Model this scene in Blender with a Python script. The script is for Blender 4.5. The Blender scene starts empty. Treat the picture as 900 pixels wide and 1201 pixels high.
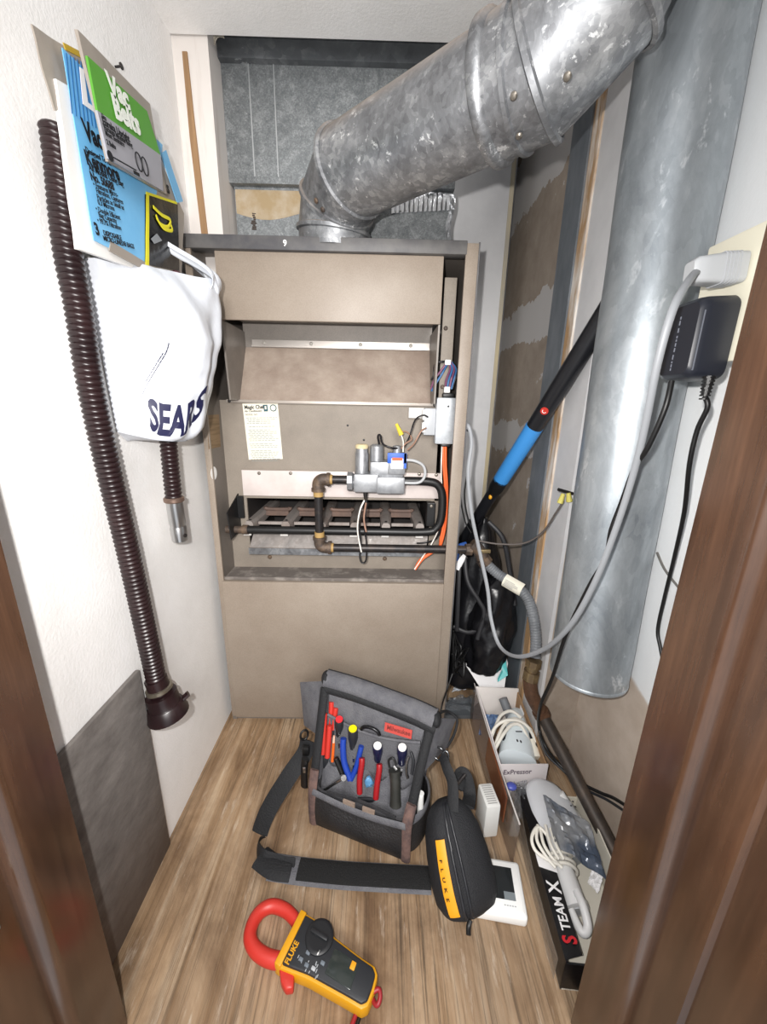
import bpy, bmesh, math, random
from mathutils import Vector, Matrix, noise
random.seed(7)
PI = math.pi
C = bpy.context.scene.collection
sc = bpy.context.scene

# ------------------------------------------------------------------ camera, light, exposure
cam_d = bpy.data.cameras.new('camera'); cam = bpy.data.objects.new('camera', cam_d); C.objects.link(cam)
cam_d.sensor_fit = 'VERTICAL'; cam_d.sensor_height = 24.0; cam_d.lens = 450.75 / 1201 * 24.0
cam_d.clip_start = 0.02
_p, _y, _r = .27125, .01394, -.01959
_f = Vector((math.sin(_y) * math.cos(_p), math.cos(_y) * math.cos(_p), -math.sin(_p)))
_rt = Vector((math.cos(_y), -math.sin(_y), 0)); _dn = _f.cross(_rt)
_r2 = _rt * math.cos(_r) + _dn * math.sin(_r); _d2 = -_rt * math.sin(_r) + _dn * math.cos(_r)
_m = Matrix((_r2, -_d2, -_f)).transposed().to_4x4(); _m.translation = Vector((0, 0, .885))
cam.matrix_world = _m
sc.camera = cam
vs = sc.view_settings
vs.view_transform = 'Standard'; vs.look = 'None'; vs.gamma = 1; vs.use_curve_mapping = False
vs.exposure = 0.26

world = bpy.data.worlds.new('world'); sc.world = world; world.use_nodes = True
world.node_tree.nodes['Background'].inputs[0].default_value = (.93, .96, 1, 1)
world.node_tree.nodes['Background'].inputs[1].default_value = 0.75

def area(name, loc, target, size, power, col=(1, 1, 1)):
    l = bpy.data.lights.new(name, 'AREA'); l.shape = 'DISK'; l.size = size; l.energy = power; l.color = col
    o = bpy.data.objects.new(name, l); C.objects.link(o); o.location = loc
    o.rotation_euler = (Vector(target) - Vector(loc)).to_track_quat('-Z', 'Y').to_euler()
    return o
area('phone_flash', (-.05, -.02, .93), (-.03, 1, .62), .02, 8.0, (1, .97, .94))
area('room_fill', (.22, -1.2, 1.55), (-.15, .9, .8), .7, 27, (1, .97, .94))  # unseen soft fill added behind the camera to brighten the closet

# ------------------------------------------------------------------ materials
def lin(h):
    h = h.lstrip('#'); v = [int(h[i:i + 2], 16) / 255 for i in (0, 2, 4)]
    return tuple((c / 12.92 if c < .04045 else ((c + .055) / 1.055) ** 2.4) for c in v) + (1,)
_mats = {}
def mat(name, col, rough=.6, metal=0, var=None, bump=None, spec=.5, alpha=1, trans=0, coat=0):
    """var = (second colour, scale (x,y,z), contrast low, high); bump = (scale, strength)"""
    if name in _mats: return _mats[name]
    m = bpy.data.materials.new(name); m.use_nodes = True; nt = m.node_tree; b = nt.nodes['Principled BSDF']
    b.inputs['Base Color'].default_value = lin(col); b.inputs['Roughness'].default_value = rough
    b.inputs['Metallic'].default_value = metal; b.inputs['Specular IOR Level'].default_value = spec
    b.inputs['Alpha'].default_value = alpha; b.inputs['Transmission Weight'].default_value = trans
    b.inputs['Coat Weight'].default_value = coat
    tc = None
    if var or bump: tc = nt.nodes.new('ShaderNodeTexCoord')
    if var:
        mp = nt.nodes.new('ShaderNodeMapping'); mp.inputs['Scale'].default_value = var[1]
        n = nt.nodes.new('ShaderNodeTexNoise'); n.inputs['Scale'].default_value = 1; n.inputs['Detail'].default_value = 5
        n.inputs['Roughness'].default_value = .62
        r = nt.nodes.new('ShaderNodeValToRGB')
        r.color_ramp.elements[0].position = var[2]; r.color_ramp.elements[1].position = var[3]
        r.color_ramp.elements[0].color = lin(col); r.color_ramp.elements[1].color = lin(var[0])
        nt.links.new(tc.outputs['Object'], mp.inputs[0]); nt.links.new(mp.outputs[0], n.inputs['Vector'])
        nt.links.new(n.outputs['Fac'], r.inputs[0]); nt.links.new(r.outputs[0], b.inputs['Base Color'])
    if bump:
        n = nt.nodes.new('ShaderNodeTexNoise'); n.inputs['Scale'].default_value = bump[0]; n.inputs['Detail'].default_value = 3
        bp = nt.nodes.new('ShaderNodeBump'); bp.inputs['Strength'].default_value = bump[1]; bp.inputs['Distance'].default_value = .004
        nt.links.new(tc.outputs['Object'], n.inputs['Vector']); nt.links.new(n.outputs['Fac'], bp.inputs['Height'])
        nt.links.new(bp.outputs[0], b.inputs['Normal'])
    _mats[name] = m
    return m

class N:
    """small node helper on a material"""
    def __init__(s, m): s.nt = m.node_tree; s.b = s.nt.nodes['Principled BSDF']
    def n(s, t, **k):
        o = s.nt.nodes.new('ShaderNode' + t)
        for a, v in k.items():
            if hasattr(o, a): setattr(o, a, v)
            else: o.inputs[a.replace('_', ' ')].default_value = v
        return o
    def l(s, a, b): s.nt.links.new(a, b)
    def coord(s, scale, rot=(0, 0, 0)):
        t = s.n('TexCoord'); m = s.n('Mapping'); m.inputs['Scale'].default_value = scale; m.inputs['Rotation'].default_value = rot
        s.l(t.outputs['Object'], m.inputs[0]); return m.outputs[0]
    def noise(s, vec, scale, detail=5, rough=.6, dist=0):
        o = s.n('TexNoise'); o.inputs['Scale'].default_value = scale; o.inputs['Detail'].default_value = detail
        o.inputs['Roughness'].default_value = rough; o.inputs['Distortion'].default_value = dist
        s.l(vec, o.inputs['Vector']); return o.outputs['Fac']
    def ramp(s, fac, stops):
        r = s.n('ValToRGB'); e = r.color_ramp.elements
        while len(e) < len(stops): e.new(.5)
        for el, (p, c) in zip(e, stops): el.position = p; el.color = lin(c) if isinstance(c, str) else (c, c, c, 1)
        s.l(fac, r.inputs[0]); return r.outputs[0]
    def mix(s, fac, a, b, mode='MIX'):
        o = s.n('Mix', data_type='RGBA', blend_type=mode)
        for i, v in ((0, fac), (6, a), (7, b)):
            if isinstance(v, (int, float)): o.inputs[i].default_value = v
            elif isinstance(v, str): o.inputs[i].default_value = lin(v)
            else: s.l(v, o.inputs[i])
        return o.outputs[2]
    def math(s, op, a, b=0, c=0):
        o = s.n('Math', operation=op)
        for i, v in enumerate((a, b, c)):
            if isinstance(v, (int, float)): o.inputs[i].default_value = v
            else: s.l(v, o.inputs[i])
        return o.outputs[0]
    def bump(s, h, strength, dist=.004):
        o = s.n('Bump'); o.inputs['Strength'].default_value = strength; o.inputs['Distance'].default_value = dist
        s.l(h, o.inputs['Height']); s.l(o.outputs[0], s.b.inputs['Normal'])
    def sep(s, vec):
        o = s.n('SeparateXYZ'); s.l(vec, o.inputs[0]); return o.outputs
    def col(s, c): s.l(c, s.b.inputs['Base Color'])

def plywood():
    m = mat('plywood', 'a88a68', .66); k = N(m)
    v = k.coord((26, 1.5, 1), (0, 0, .06)); warp = k.noise(v, .8, 6, .7, 1.0)
    base = k.ramp(warp, [(.28, '#75593f'), (.42, '#9c7f60'), (.56, '#b3987a'), (.74, '#cbb79d')])
    v2 = k.coord((170, 2.0, 1), (0, 0, .06)); fine = k.noise(v2, 1, 7, .8, .6)
    f2 = k.ramp(fine, [(.40, .30), (.49, .88), (.8, 1.0)])
    v4 = k.coord((3.5, 2.2, 1)); where = k.ramp(k.noise(v4, 1, 4, .6), [(.38, .35), (.60, 1.)])
    c = k.mix(where, base, f2, 'MULTIPLY')
    v3 = k.coord((6, 4, 1)); dirt = k.ramp(k.noise(v3, 1, 6, .7, .5), [(.36, '#8b7868'), (.60, '#ffffff')])
    c = k.mix(.6, c, dirt, 'MULTIPLY')
    v5 = k.coord((60, 9, 1)); pale = k.ramp(k.noise(v5, 1, 6, .75), [(.58, 0.), (.72, .6)])
    c = k.mix(pale, c, '#cdbfae'); k.col(c); k.bump(fine, .35, .002)
    return m
def white_plaster():
    m = mat('white_plaster', 'f1f0ee', .75, spec=.3); k = N(m); v = k.coord((1, 1, 1))
    k.col(k.ramp(k.noise(v, 7, 5, .7), [(.3, '#efeeec'), (.6, '#f8f7f6')]))
    k.bump(k.noise(v, 190, 3, .6), .22, .003)
    return m
def lower_wall():
    """white paint that stops above bare drywall, with a strip of joint compound"""
    m = mat('half_painted_drywall', 'd9d5cf', .8, spec=.25); k = N(m); v = k.coord((1, 1, 1)); x, y, z = k.sep(v)[:3]
    n = k.noise(v, 9, 4, .6)
    edge = k.math('ADD', k.math('MULTIPLY_ADD', n, .05, -.025), z)
    edge = k.math('SUBTRACT', edge, k.math('MULTIPLY', k.math('SUBTRACT', y, .6), .45))
    fac = k.ramp(edge, [(.60, 0.), (.61, 1.)])
    bare = k.ramp(k.noise(v, 16, 5, .6), [(.3, '#b9aa9b'), (.7, '#ccbfb2')])
    mud = k.math('COMPARE', k.math('MULTIPLY_ADD', n, .05, k.math('MULTIPLY_ADD', z, .12, y)), .745, .042)
    mudz = k.math('LESS_THAN', z, .37)
    c = k.mix(k.math('MULTIPLY', mud, mudz), bare, '#cfcbc8')
    k.col(k.mix(fac, c, '#e9ebec')); k.bump(k.noise(v, 120, 3), .12, .003)
    return m
def alcove_board():
    m = mat('bare_drywall_with_mud', '8f8478', .85, spec=.2); k = N(m); v = k.coord((1, 1, 1)); x, y, z = k.sep(v)[:3]
    n = k.noise(v, 6, 5, .65); n2 = k.noise(v, 14, 5, .7)
    bare = k.ramp(n2, [(.3, '#9a8d80'), (.7, '#b0a396')])
    zz = k.math('MULTIPLY_ADD', n, .16, k.math('ADD', z, -.08))
    b1 = k.math('COMPARE', zz, 1.12, .055); b2 = k.math('COMPARE', zz, .80, .045); b3 = k.math('COMPARE', zz, 1.52, .09)
    b4 = k.math('GREATER_THAN', n2, .66)
    s = k.math('MAXIMUM', k.math('MAXIMUM', b1, b2), k.math('MAXIMUM', b3, b4))
    k.col(k.mix(s, bare, '#c9c6c4')); k.bump(k.math('ADD', s, n2), .2, .003)
    return m
def galvanised(name, lo, mid, hi, scale, rough=.38, stretch=(1, 1, 1), metal=.85, cell=.12, fleck=.35, dust=None):
    m = mat(name, mid, rough, metal); k = N(m); v = k.coord(stretch)
    vo = k.n('TexVoronoi'); vo.inputs['Scale'].default_value = scale
    w = k.n('TexNoise'); w.inputs['Scale'].default_value = scale * .7; w.inputs['Detail'].default_value = 4; k.l(v, w.inputs['Vector'])
    vm = k.n('VectorMath', operation='MULTIPLY_ADD'); k.l(w.outputs['Color'], vm.inputs[0]); vm.inputs[1].default_value = (1.4 / scale,) * 3; k.l(v, vm.inputs[2])
    k.l(vm.outputs[0], vo.inputs['Vector'])
    s = k.sep(vo.outputs['Color'])[0]
    big = k.noise(v, scale * .1, 7, .72, .6)
    bright = k.ramp(k.noise(v, scale * .55, 4, .7, .3), [(.60, 0.), (.67, 1.)])
    where = k.ramp(k.noise(v, scale * .07, 3, .5), [(.42, 0.), (.62, 1.)])
    f = k.math('ADD', k.math('MULTIPLY', s, cell), k.math('MULTIPLY', big, .9))
    f = k.math('MULTIPLY_ADD', k.math('MULTIPLY', bright, where), fleck, f)
    c = k.ramp(f, [(.3, lo), (.55, mid), (.95, hi)])
    if dust:
        gn = k.n('NewGeometry'); nz = k.sep(gn.outputs['Normal'])[2]
        d = k.ramp(k.math('MULTIPLY_ADD', big, .5, nz), [(.55, 0.), (1.05, .85)])
        c = k.mix(d, c, dust)
        k.l(k.math('MULTIPLY_ADD', d, -metal, metal), k.b.inputs['Metallic'])
    k.col(c)
    k.l(k.math('MULTIPLY_ADD', big, .35, rough - .16), k.b.inputs['Roughness'])
    k.bump(k.noise(v, scale * .2, 4), .15, .003)
    return m
def stained_wood():
    m = mat('stained_wood', '4a2b1f', .34, spec=.7, coat=.15); k = N(m); v = k.coord((38, 38, 1.6)); g = k.noise(v, 1, 6, .65, .4)
    c = k.ramp(g, [(.3, '#38271d'), (.55, '#503829'), (.8, '#664a37')])
    v2 = k.coord((9, 9, 2.2)); wear = k.ramp(k.noise(v2, 1, 6, .7), [(.35, '#8a7a70'), (.6, '#ffffff')])
    k.col(k.mix(.6, c, wear, 'MULTIPLY')); k.bump(g, .04, .002)
    k.l(k.math('MULTIPLY_ADD', g, .12, .17), k.b.inputs['Roughness'])
    return m
def dusty_enamel(name, col, dust, rough=.45, dz=.6):
    m = mat(name, col, rough); k = N(m); v = k.coord((1, 1, 1))
    c = k.ramp(k.noise(v, 5, 6, .7), [(.35, col), (.75, dust)])
    sp = k.ramp(k.noise(v, 420, 2, .5), [(.4, .82), (.55, 1.)])
    k.col(k.mix(.5, c, sp, 'MULTIPLY')); return m

PLY = plywood(); PLASTER = white_plaster(); HALFWALL = lower_wall(); BARE = alcove_board()
GALV = galvanised('galvanised_flue', '#66676a', '#8f9194', '#e6e7e8', 120, .46, (1, 1, 1), .7, .14, .45, '#94867a')
DUCTM = galvanised('galvanised_duct', '#8b9298', '#b2b9be', '#eef1f3', 75, .42, (1, 1, .5), .6, .08, .28)
PLENUM = galvanised('galvanised_plenum', '#5f6366', '#7c8082', '#b4b7b8', 420, .55, (1, 1, 1), .5, .2, .3)
WOOD = stained_wood(); WOOD.node_tree.nodes['Principled BSDF'].inputs['Coat Weight'].default_value = .35; WOOD.node_tree.nodes['Principled BSDF'].inputs['Coat Roughness'].default_value = .20
ENAMEL = dusty_enamel('taupe_enamel', '#8e8174', '#9d9184')
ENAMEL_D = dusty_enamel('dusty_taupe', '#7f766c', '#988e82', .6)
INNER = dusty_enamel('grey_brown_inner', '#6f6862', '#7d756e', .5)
DARKRAIL = mat('dark_grey_enamel', '4b4a4d', .5, var=('#6a6866', (14, 14, 14), .4, .75))
BLACK = mat('black_rubber', '131314', .45); SOFTBLACK = mat('black_nylon', '17181b', .75, bump=(300, .4))
IRON = mat('black_iron', '2a2829', .42, .4, var=('#4a403a', (40, 40, 40), .45, .8))
RUST = mat('rusty_fitting', '504640', .6, .4, var=('#7a6552', (60, 60, 60), .4, .7), bump=(200, .3))
BRASS = mat('pipe_dope', 'a98a55', .6)
WHITE = mat('white_plastic', 'eeeeec', .4); GREYP = mat('grey_plastic', 'b3b6ba', .42); LGREY = mat('pale_grey_plastic', 'b4b7ba', .42)
STEEL = mat('bright_steel', 'c9c9c9', .28, 1); ZINC = mat('zinc_casting', 'a7a9ac', .45, .65, var=('#8a8c90', (60, 60, 60), .4, .7))
CARD = mat('brown_cardboard', '9c7a58', .85, var=('#ad8c69', (30, 30, 30), .4, .7)); CREAM = mat('cream_paper', 'e6e2d2', .8)
CARTON = mat('printed_carton_white', 'e3dcdc', .6); PAPER = mat('white_paper', 'f0eff0', .7)
INK = mat('black_ink', '14151a', .6); NAVY = mat('navy_ink', '16183f', .5); REDINK = mat('red_ink', 'c8202a', .55)
RED = mat('red_plastic', 'c4342a', .42); DKRED = mat('dark_red_grip', '9c1a20', .4); YEL = mat('yellow_plastic', 'd89a12', .45)
BRIGHTY = mat('bright_yellow_plastic', 'f0e010', .4); ORANGE = mat('orange_plastic', 'e8641c', .45); BLUE = mat('blue_grip', '1d3f9e', .4)
SKY = mat('sky_blue_grip', '3f8fd6', .45); NAVYP = mat('navy_plastic', '171a3a', .35); CHAR = mat('charcoal_plastic', '25272b', .5)
GREYCLOTH = mat('grey_nylon', '66666a', .85, var=('#54545a', (40, 40, 40), .4, .7), bump=(350, .5))
DGREYCLOTH = mat('dark_grey_nylon', '2b2b2e', .85, var=('#3b3a3c', (30, 30, 30), .4, .75), bump=(350, .5))
HOSE = mat('maroon_hose', '1d1012', .33, var=('#2a191a', (20, 20, 20), .4, .7))
SCREW = mat('zinc_screw', '8b857c', .4, .8)
BURN = mat('aluminised_steel', 'a8a09b', .5, .3, var=('#86756c', (20, 20, 20), .45, .75))
BURNRUST = mat('scorched_steel', '6a5850', .6, .2, var=('#7d6458', (30, 30, 30), .4, .7))
SOOT = mat('sooty_steel', '2c2827', .7, .2)
FOIL = mat('foil_tape', 'c9ccd0', .28, 1, bump=(70, .8))
INSUL = mat('brown_insulation', 'a08c6c', .9, var=('#b9ad9c', (14, 14, 14), .4, .65))
FLOORPIPE = mat('dark_iron_pipe', '403a36', .55, .4, var=('#574a40', (40, 40, 40), .45, .8))
SMOKE = mat('smoky_clear_plastic', '8d7a70', .12, trans=.6, alpha=.5)
CLEAR = mat('clear_film', 'dfe4ea', .15, trans=.9, alpha=.45, bump=(60, .9))
TAUPEFILM = mat('taupe_cellophane', 'a89f95', .3, trans=.2, bump=(30, .3))

# ------------------------------------------------------------------ geometry helpers
def V(*a): return Vector(a[0]) if len(a) == 1 else Vector(a)
def smooth_path(pts, sub=6, closed=False):
    P = [V(p) for p in pts]; n = len(P); out = []
    if sub <= 1 or n < 3: return P
    for i in range(n if closed else n - 1):
        if closed: a, b, c, d = P[i - 1], P[i], P[(i + 1) % n], P[(i + 2) % n]
        else: a, b, c, d = P[max(i - 1, 0)], P[i], P[i + 1], P[min(i + 2, n - 1)]
        for k in range(sub):
            t = k / sub
            out.append(.5 * ((2 * b) + (c - a) * t + (2 * a - 5 * b + 4 * c - d) * t * t + (3 * b - a - 3 * c + d) * t ** 3))
    if not closed: out.append(P[-1])
    return out
def frame_to(axis):
    return V(axis).normalized().to_track_quat('Z', 'Y').to_matrix().to_4x4()
class G:
    def __init__(s): s.bm = bmesh.new(); s.mi = 0
    def faces_new(s, rings, cap0=True, cap1=True, closed=False):
        bm = s.bm; R = [[bm.verts.new(p) for p in r] for r in rings]; n = len(R[0]); m = len(R)
        for i in range(m if closed else m - 1):
            A, B = R[i], R[(i + 1) % m]
            for j in range(n):
                f = bm.faces.new((A[j], A[(j + 1) % n], B[(j + 1) % n], B[j])); f.material_index = s.mi
        if not closed:
            if cap0: bm.faces.new(R[0][::-1]).material_index = s.mi
            if cap1: bm.faces.new(R[-1]).material_index = s.mi
        return s
    def box(s, c, size, M=None, bev=0, seg=2):
        t = bmesh.new(); bmesh.ops.create_cube(t, size=1)
        bmesh.ops.scale(t, vec=size, verts=t.verts)
        if bev: bmesh.ops.bevel(t, geom=t.edges[:], offset=bev, segments=seg, profile=.5, affect='EDGES', clamp_overlap=True)
        T = Matrix.Translation(V(c)) if M is None else M @ Matrix.Translation(V(c))
        return s.join(t, T)
    def bb(s, lo, hi, bev=0, seg=2, M=None):
        lo, hi = V(lo), V(hi)
        return s.box((lo + hi) / 2, [abs(a) for a in (hi - lo)], M, bev, seg)
    def join(s, t, T):
        t.transform(T); mp = {}
        for v in t.verts: mp[v] = s.bm.verts.new(v.co)
        for f in t.faces:
            try: s.bm.faces.new([mp[v] for v in f.verts]).material_index = s.mi
            except ValueError: pass
        t.free(); return s
    def cyl(s, p0, p1, r0, r1=None, n=20, caps=True):
        p0, p1 = V(p0), V(p1); r1 = r0 if r1 is None else r1; M = frame_to(p1 - p0).to_3x3()
        ring = lambda p, r: [p + M @ V(r * math.cos(2 * PI * k / n), r * math.sin(2 * PI * k / n), 0) for k in range(n)]
        return s.faces_new([ring(p0, r0), ring(p1, r1)], caps, caps)
    def lathe(s, prof, p0, axis, n=24, cap0=True, cap1=True):
        M = frame_to(axis).to_3x3(); p0 = V(p0)
        return s.faces_new([[p0 + M @ V(r * math.cos(2 * PI * k / n), r * math.sin(2 * PI * k / n), t) for k in range(n)] for r, t in prof], cap0, cap1)
    def tube(s, pts, r, n=8, sub=6, closed=False, rf=None, flat=None, caps=True):
        P = smooth_path(pts, sub, closed); m = len(P); rings = []; up = None
        for i, p in enumerate(P):
            if closed: t = P[(i + 1) % m] - P[i - 1]
            else: t = P[min(i + 1, m - 1)] - P[max(i - 1, 0)]
            if t.length < 1e-9: t = V(0, 0, 1)
            t.normalize()
            if up is None: up = t.orthogonal().normalized() if flat is None else V(flat[1])
            if flat is not None and not callable(flat): up = V(flat[1])
            up = (up - t * up.dot(t)); up.normalize(); sd = t.cross(up)
            rr = rf(i / max(m - 1, 1)) if rf else r
            rx, ry = (rr, rr) if flat is None else (rr, rr * flat[0])
            rings.append([p + sd * (rx * math.cos(2 * PI * k / n)) + up * (ry * math.sin(2 * PI * k / n)) for k in range(n)])
        return s.faces_new(rings, caps, caps, closed)
    def prism(s, poly, t0, t1, M=None, bev=0):
        t = bmesh.new(); a = [t.verts.new((x, y, t0)) for x, y in poly]; b = [t.verts.new((x, y, t1)) for x, y in poly]; n = len(poly)
        t.faces.new(a[::-1]); t.faces.new(b)
        for i in range(n): t.faces.new((a[i], a[(i + 1) % n], b[(i + 1) % n], b[i]))
        bmesh.ops.recalc_face_normals(t, faces=t.faces)
        if bev: bmesh.ops.bevel(t, geom=t.edges[:], offset=bev, segments=2, profile=.5, affect='EDGES', clamp_overlap=True)
        return s.join(t, M or Matrix.Identity(4))
    def poly(s, pts, ext):
        """a flat 3-D polygon thickened by the vector ext"""
        A = [V(p) for p in pts]; e = V(ext)
        return s.faces_new([A, [p + e for p in A]])
    def sheet(s, fn, nu, nv, thick=0):
        bm = s.bm; g = [[V(fn(i / nu, j / nv)) for j in range(nv + 1)] for i in range(nu + 1)]
        def nrm(i, j):
            a = g[min(i + 1, nu)][j] - g[max(i - 1, 0)][j]; b = g[i][min(j + 1, nv)] - g[i][max(j - 1, 0)]
            c = a.cross(b); return c.normalized() if c.length > 1e-12 else V(0, 0, 1)
        L = [[bm.verts.new(p) for p in r] for r in g]
        for i in range(nu):
            for j in range(nv): bm.faces.new((L[i][j], L[i + 1][j], L[i + 1][j + 1], L[i][j + 1])).material_index = s.mi
        if thick:
            B = [[bm.verts.new(g[i][j] - nrm(i, j) * thick) for j in range(nv + 1)] for i in range(nu + 1)]
            for i in range(nu):
                for j in range(nv): bm.faces.new((B[i][j], B[i][j + 1], B[i + 1][j + 1], B[i + 1][j])).material_index = s.mi
            rim = [(i, 0) for i in range(nu)] + [(nu, j) for j in range(nv)] + [(i, nv) for i in range(nu, 0, -1)] + [(0, j) for j in range(nv, 0, -1)]
            for k in range(len(rim)):
                a, b = rim[k], rim[(k + 1) % len(rim)]
                bm.faces.new((L[b[0]][b[1]], L[a[0]][a[1]], B[a[0]][a[1]], B[b[0]][b[1]])).material_index = s.mi
        return s
    def ball(s, c, r, n=14, M=None):
        t = bmesh.new(); bmesh.ops.create_uvsphere(t, u_segments=n, v_segments=max(6, n // 2), radius=1)
        rr = (r, r, r) if isinstance(r, (int, float)) else r
        bmesh.ops.scale(t, vec=rr, verts=t.verts)
        return s.join(t, Matrix.Translation(V(c)) @ (M or Matrix.Identity(4)))
ORG = {}
def build(g, name, m, parent=None, smooth=35, origin=None):
    bm = g.bm; bmesh.ops.recalc_face_normals(bm, faces=bm.faces)
    if parent is not None: org = ORG[parent.name]
    elif origin is not None: org = V(origin)
    else:
        xs = [v.co for v in bm.verts]
        lo = V([min(v[i] for v in xs) for i in range(3)]); hi = V([max(v[i] for v in xs) for i in range(3)])
        org = V((lo.x + hi.x) / 2, (lo.y + hi.y) / 2, lo.z)
    bmesh.ops.translate(bm, vec=-org, verts=bm.verts)
    me = bpy.data.meshes.new(name); bm.to_mesh(me); bm.free()
    for mm in (m if isinstance(m, (list, tuple)) else [m]): me.materials.append(mm)
    if smooth:
        me.polygons.foreach_set('use_smooth', [True] * len(me.polygons)); me.set_sharp_from_angle(angle=math.radians(smooth))
    o = bpy.data.objects.new(name, me); C.objects.link(o)
    if parent is not None: o.parent = parent
    else: o.location = org
    ORG[o.name] = org
    return o
def tag(o, label=None, cat=None, group=None, kind=None):
    for k, v in (('label', label), ('category', cat), ('group', group), ('kind', kind)):
        if v: o[k] = v
    return o
def thing(name, loc, label, cat, group=None):
    o = bpy.data.objects.new(name, None); C.objects.link(o); o.location = loc; o.empty_display_size = .02
    ORG[o.name] = V(loc); return tag(o, label, cat, group)
def struct(g, name, m, smooth=0): return tag(build(g, name, m, None, smooth), kind='structure')
def cstruct(g, name, m, parent, smooth=30): return build(g, name, m, parent, smooth)

def text(name, s, size, M, m, parent, fn=None, bold=0, align='LEFT', sx=1, thick=.0003, cuts=0, shear=0, spacing=1):
    cu = bpy.data.curves.new(name, 'FONT'); cu.body = s; cu.size = size; cu.offset = bold * size; cu.align_x = align
    cu.resolution_u = 3; cu.extrude = thick / 2; cu.shear = shear; cu.space_character = spacing
    t = bpy.data.objects.new(name, cu); C.objects.link(t); bpy.context.view_layer.update()
    me = bpy.data.meshes.new_from_object(t.evaluated_get(bpy.context.evaluated_depsgraph_get()))
    bpy.data.objects.remove(t); bpy.data.curves.remove(cu)
    g = G(); g.bm.from_mesh(me); bpy.data.meshes.remove(me)
    if cuts:
        bmesh.ops.triangulate(g.bm, faces=g.bm.faces)
        bmesh.ops.subdivide_edges(g.bm, edges=g.bm.edges, cuts=cuts)
    for v in g.bm.verts:
        v.co.x *= sx
        v.co = M @ v.co if fn is None else fn(v.co)
    return build(g, name, m, parent, 0)
def basis(o, x, y):
    """matrix with origin o, X axis x, Y axis close to y, Z = X x Y"""
    x = V(x).normalized(); z = x.cross(V(y)).normalized(); y = z.cross(x)
    M = Matrix((x, y, z)).transposed().to_4x4(); M.translation = V(o); return M
def screw(p, axis, r, parent, m=None, name='screw'):
    g = G(); ax = V(axis).normalized(); p = V(p)
    g.lathe([(r, 0), (r, r * .3), (r * .7, r * .65), (r * .2, r * .75)], p, ax, 10)
    return build(g, name, m or SCREW, parent)
def lerp(a, b, t): return V(a) * (1 - t) + V(b) * t

# ------------------------------------------------------------------ the closet shell
g = G(); g.bb((-.5, .15, -.03), (.62, 1.5, 0)); struct(g, 'floor', PLY)
g = G(); g.bb((-.50, .24, 0), (-.428, 1.5, 1.75)); struct(g, 'wall_left', PLASTER)
g = G(); g.bb((.51, .24, 0), (.58, .86, 1.75)); struct(g, 'wall_right', HALFWALL)
g = G(); g.bb((.42, .80, 0), (.58, 1.5, 1.75)); struct(g, 'wall_alcove', BARE)
WPAINT = mat('grey_white_paint', 'd5d5d6', .7, var=('#c4c4c6', (6, 6, 6), .4, .7))
g = G(); g.bb((-.5, 1.45, 0), (.58, 1.52, 1.75)); struct(g, 'wall_back', WPAINT)
g = G(); g.bb((-.43, .24, 1.585), (.60, .990, 1.66)); struct(g, 'ceiling', PLASTER)
g = G(); g.bb((-.43, .990, 1.70), (.6, 1.5, 1.75)); struct(g, 'ceiling_recess', WPAINT)
# boxed-out framing left of the plenum and the bare stud showing through
g = G(); g.bb((-.428, .995, 1.16), (-.356, 1.40, 1.70)); struct(g, 'trim_3', mat('streaky_white_paint', 'd9d3ce', .7, var=('#b9ada4', (30, 30, 3), .55, .8)))
RAW = mat('raw_pine', '9c7b58', .8, var=('#7c5f42', (60, 60, 3), .4, .7))
g = G(); g.prism([(-.402, 1.20), (-.388, 1.20), (-.396, 1.45), (-.398, 1.56), (-.408, 1.56), (-.409, 1.42)], 0, .004, Matrix(((1, 0, 0, 0), (0, 0, -1, .996), (0, 1, 0, 0), (0, 0, 0, 1)))); struct(g, 'trim_4', RAW)
# white painted end of the return wall beside the alcove, dark metal track and split wood corner
g = G(); g.bb((.412, .800, 0), (.4215, .893, 1.585)); struct(g, 'trim_5', WPAINT)
g = G(); g.bb((.408, .890, 0), (.4215, .925, 1.585), .002); struct(g, 'trim_6', mat('split_pine_corner', 'b28f68', .8, var=('#e6e0d8', (30, 30, 5), .45, .62)))
g = G(); g.bb((.405, .925, 0), (.4215, 1.012, 1.585)); struct(g, 'trim_7', mat('dark_steel_track', '737a81', .5, .35, var=('#8b9096', (20, 20, 8), .4, .7)))
# back strip of white board with a yellow paper edge
g = G(); g.bb((.18, 1.30, 0), (.36, 1.34, 1.70)); struct(g, 'wall_return', WPAINT)
g = G(); g.bb((.36, 1.298, 0), (.372, 1.345, 1.70)); struct(g, 'trim_8', mat('yellow_paper_edge', 'c6b896', .8, var=('#a9a49a', (20, 20, 4), .4, .7)))
# dark board against the foot of the left wall
bm_ = mat('dark_grey_board', '77726e', .8, spec=.2); k_ = N(bm_); v_ = k_.coord((1, 1, 1)); gr_ = k_.ramp(k_.noise(k_.coord((9, 14, 30), (.5, 0, 0)), 1, 6, .7), [(.3, '#66615e'), (.7, '#8a8581')])
st_ = k_.ramp(k_.math('MULTIPLY_ADD', k_.noise(v_, 9, 5, .7), .22, k_.sep(v_)[2]), [(.12, .55), (.27, 0.)])
k_.col(k_.mix(st_, gr_, '#6b5a4d')); k_.bump(k_.noise(v_, 170, 3), .2, .003)
g = G(); g.bb((-.4275, .26, 0), (-.419, .587, .425), .003); o = build(g, 'grey_board', bm_)
tag(o, 'dark grey rubbery board leaning on the foot of the left wall', 'board')
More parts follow.
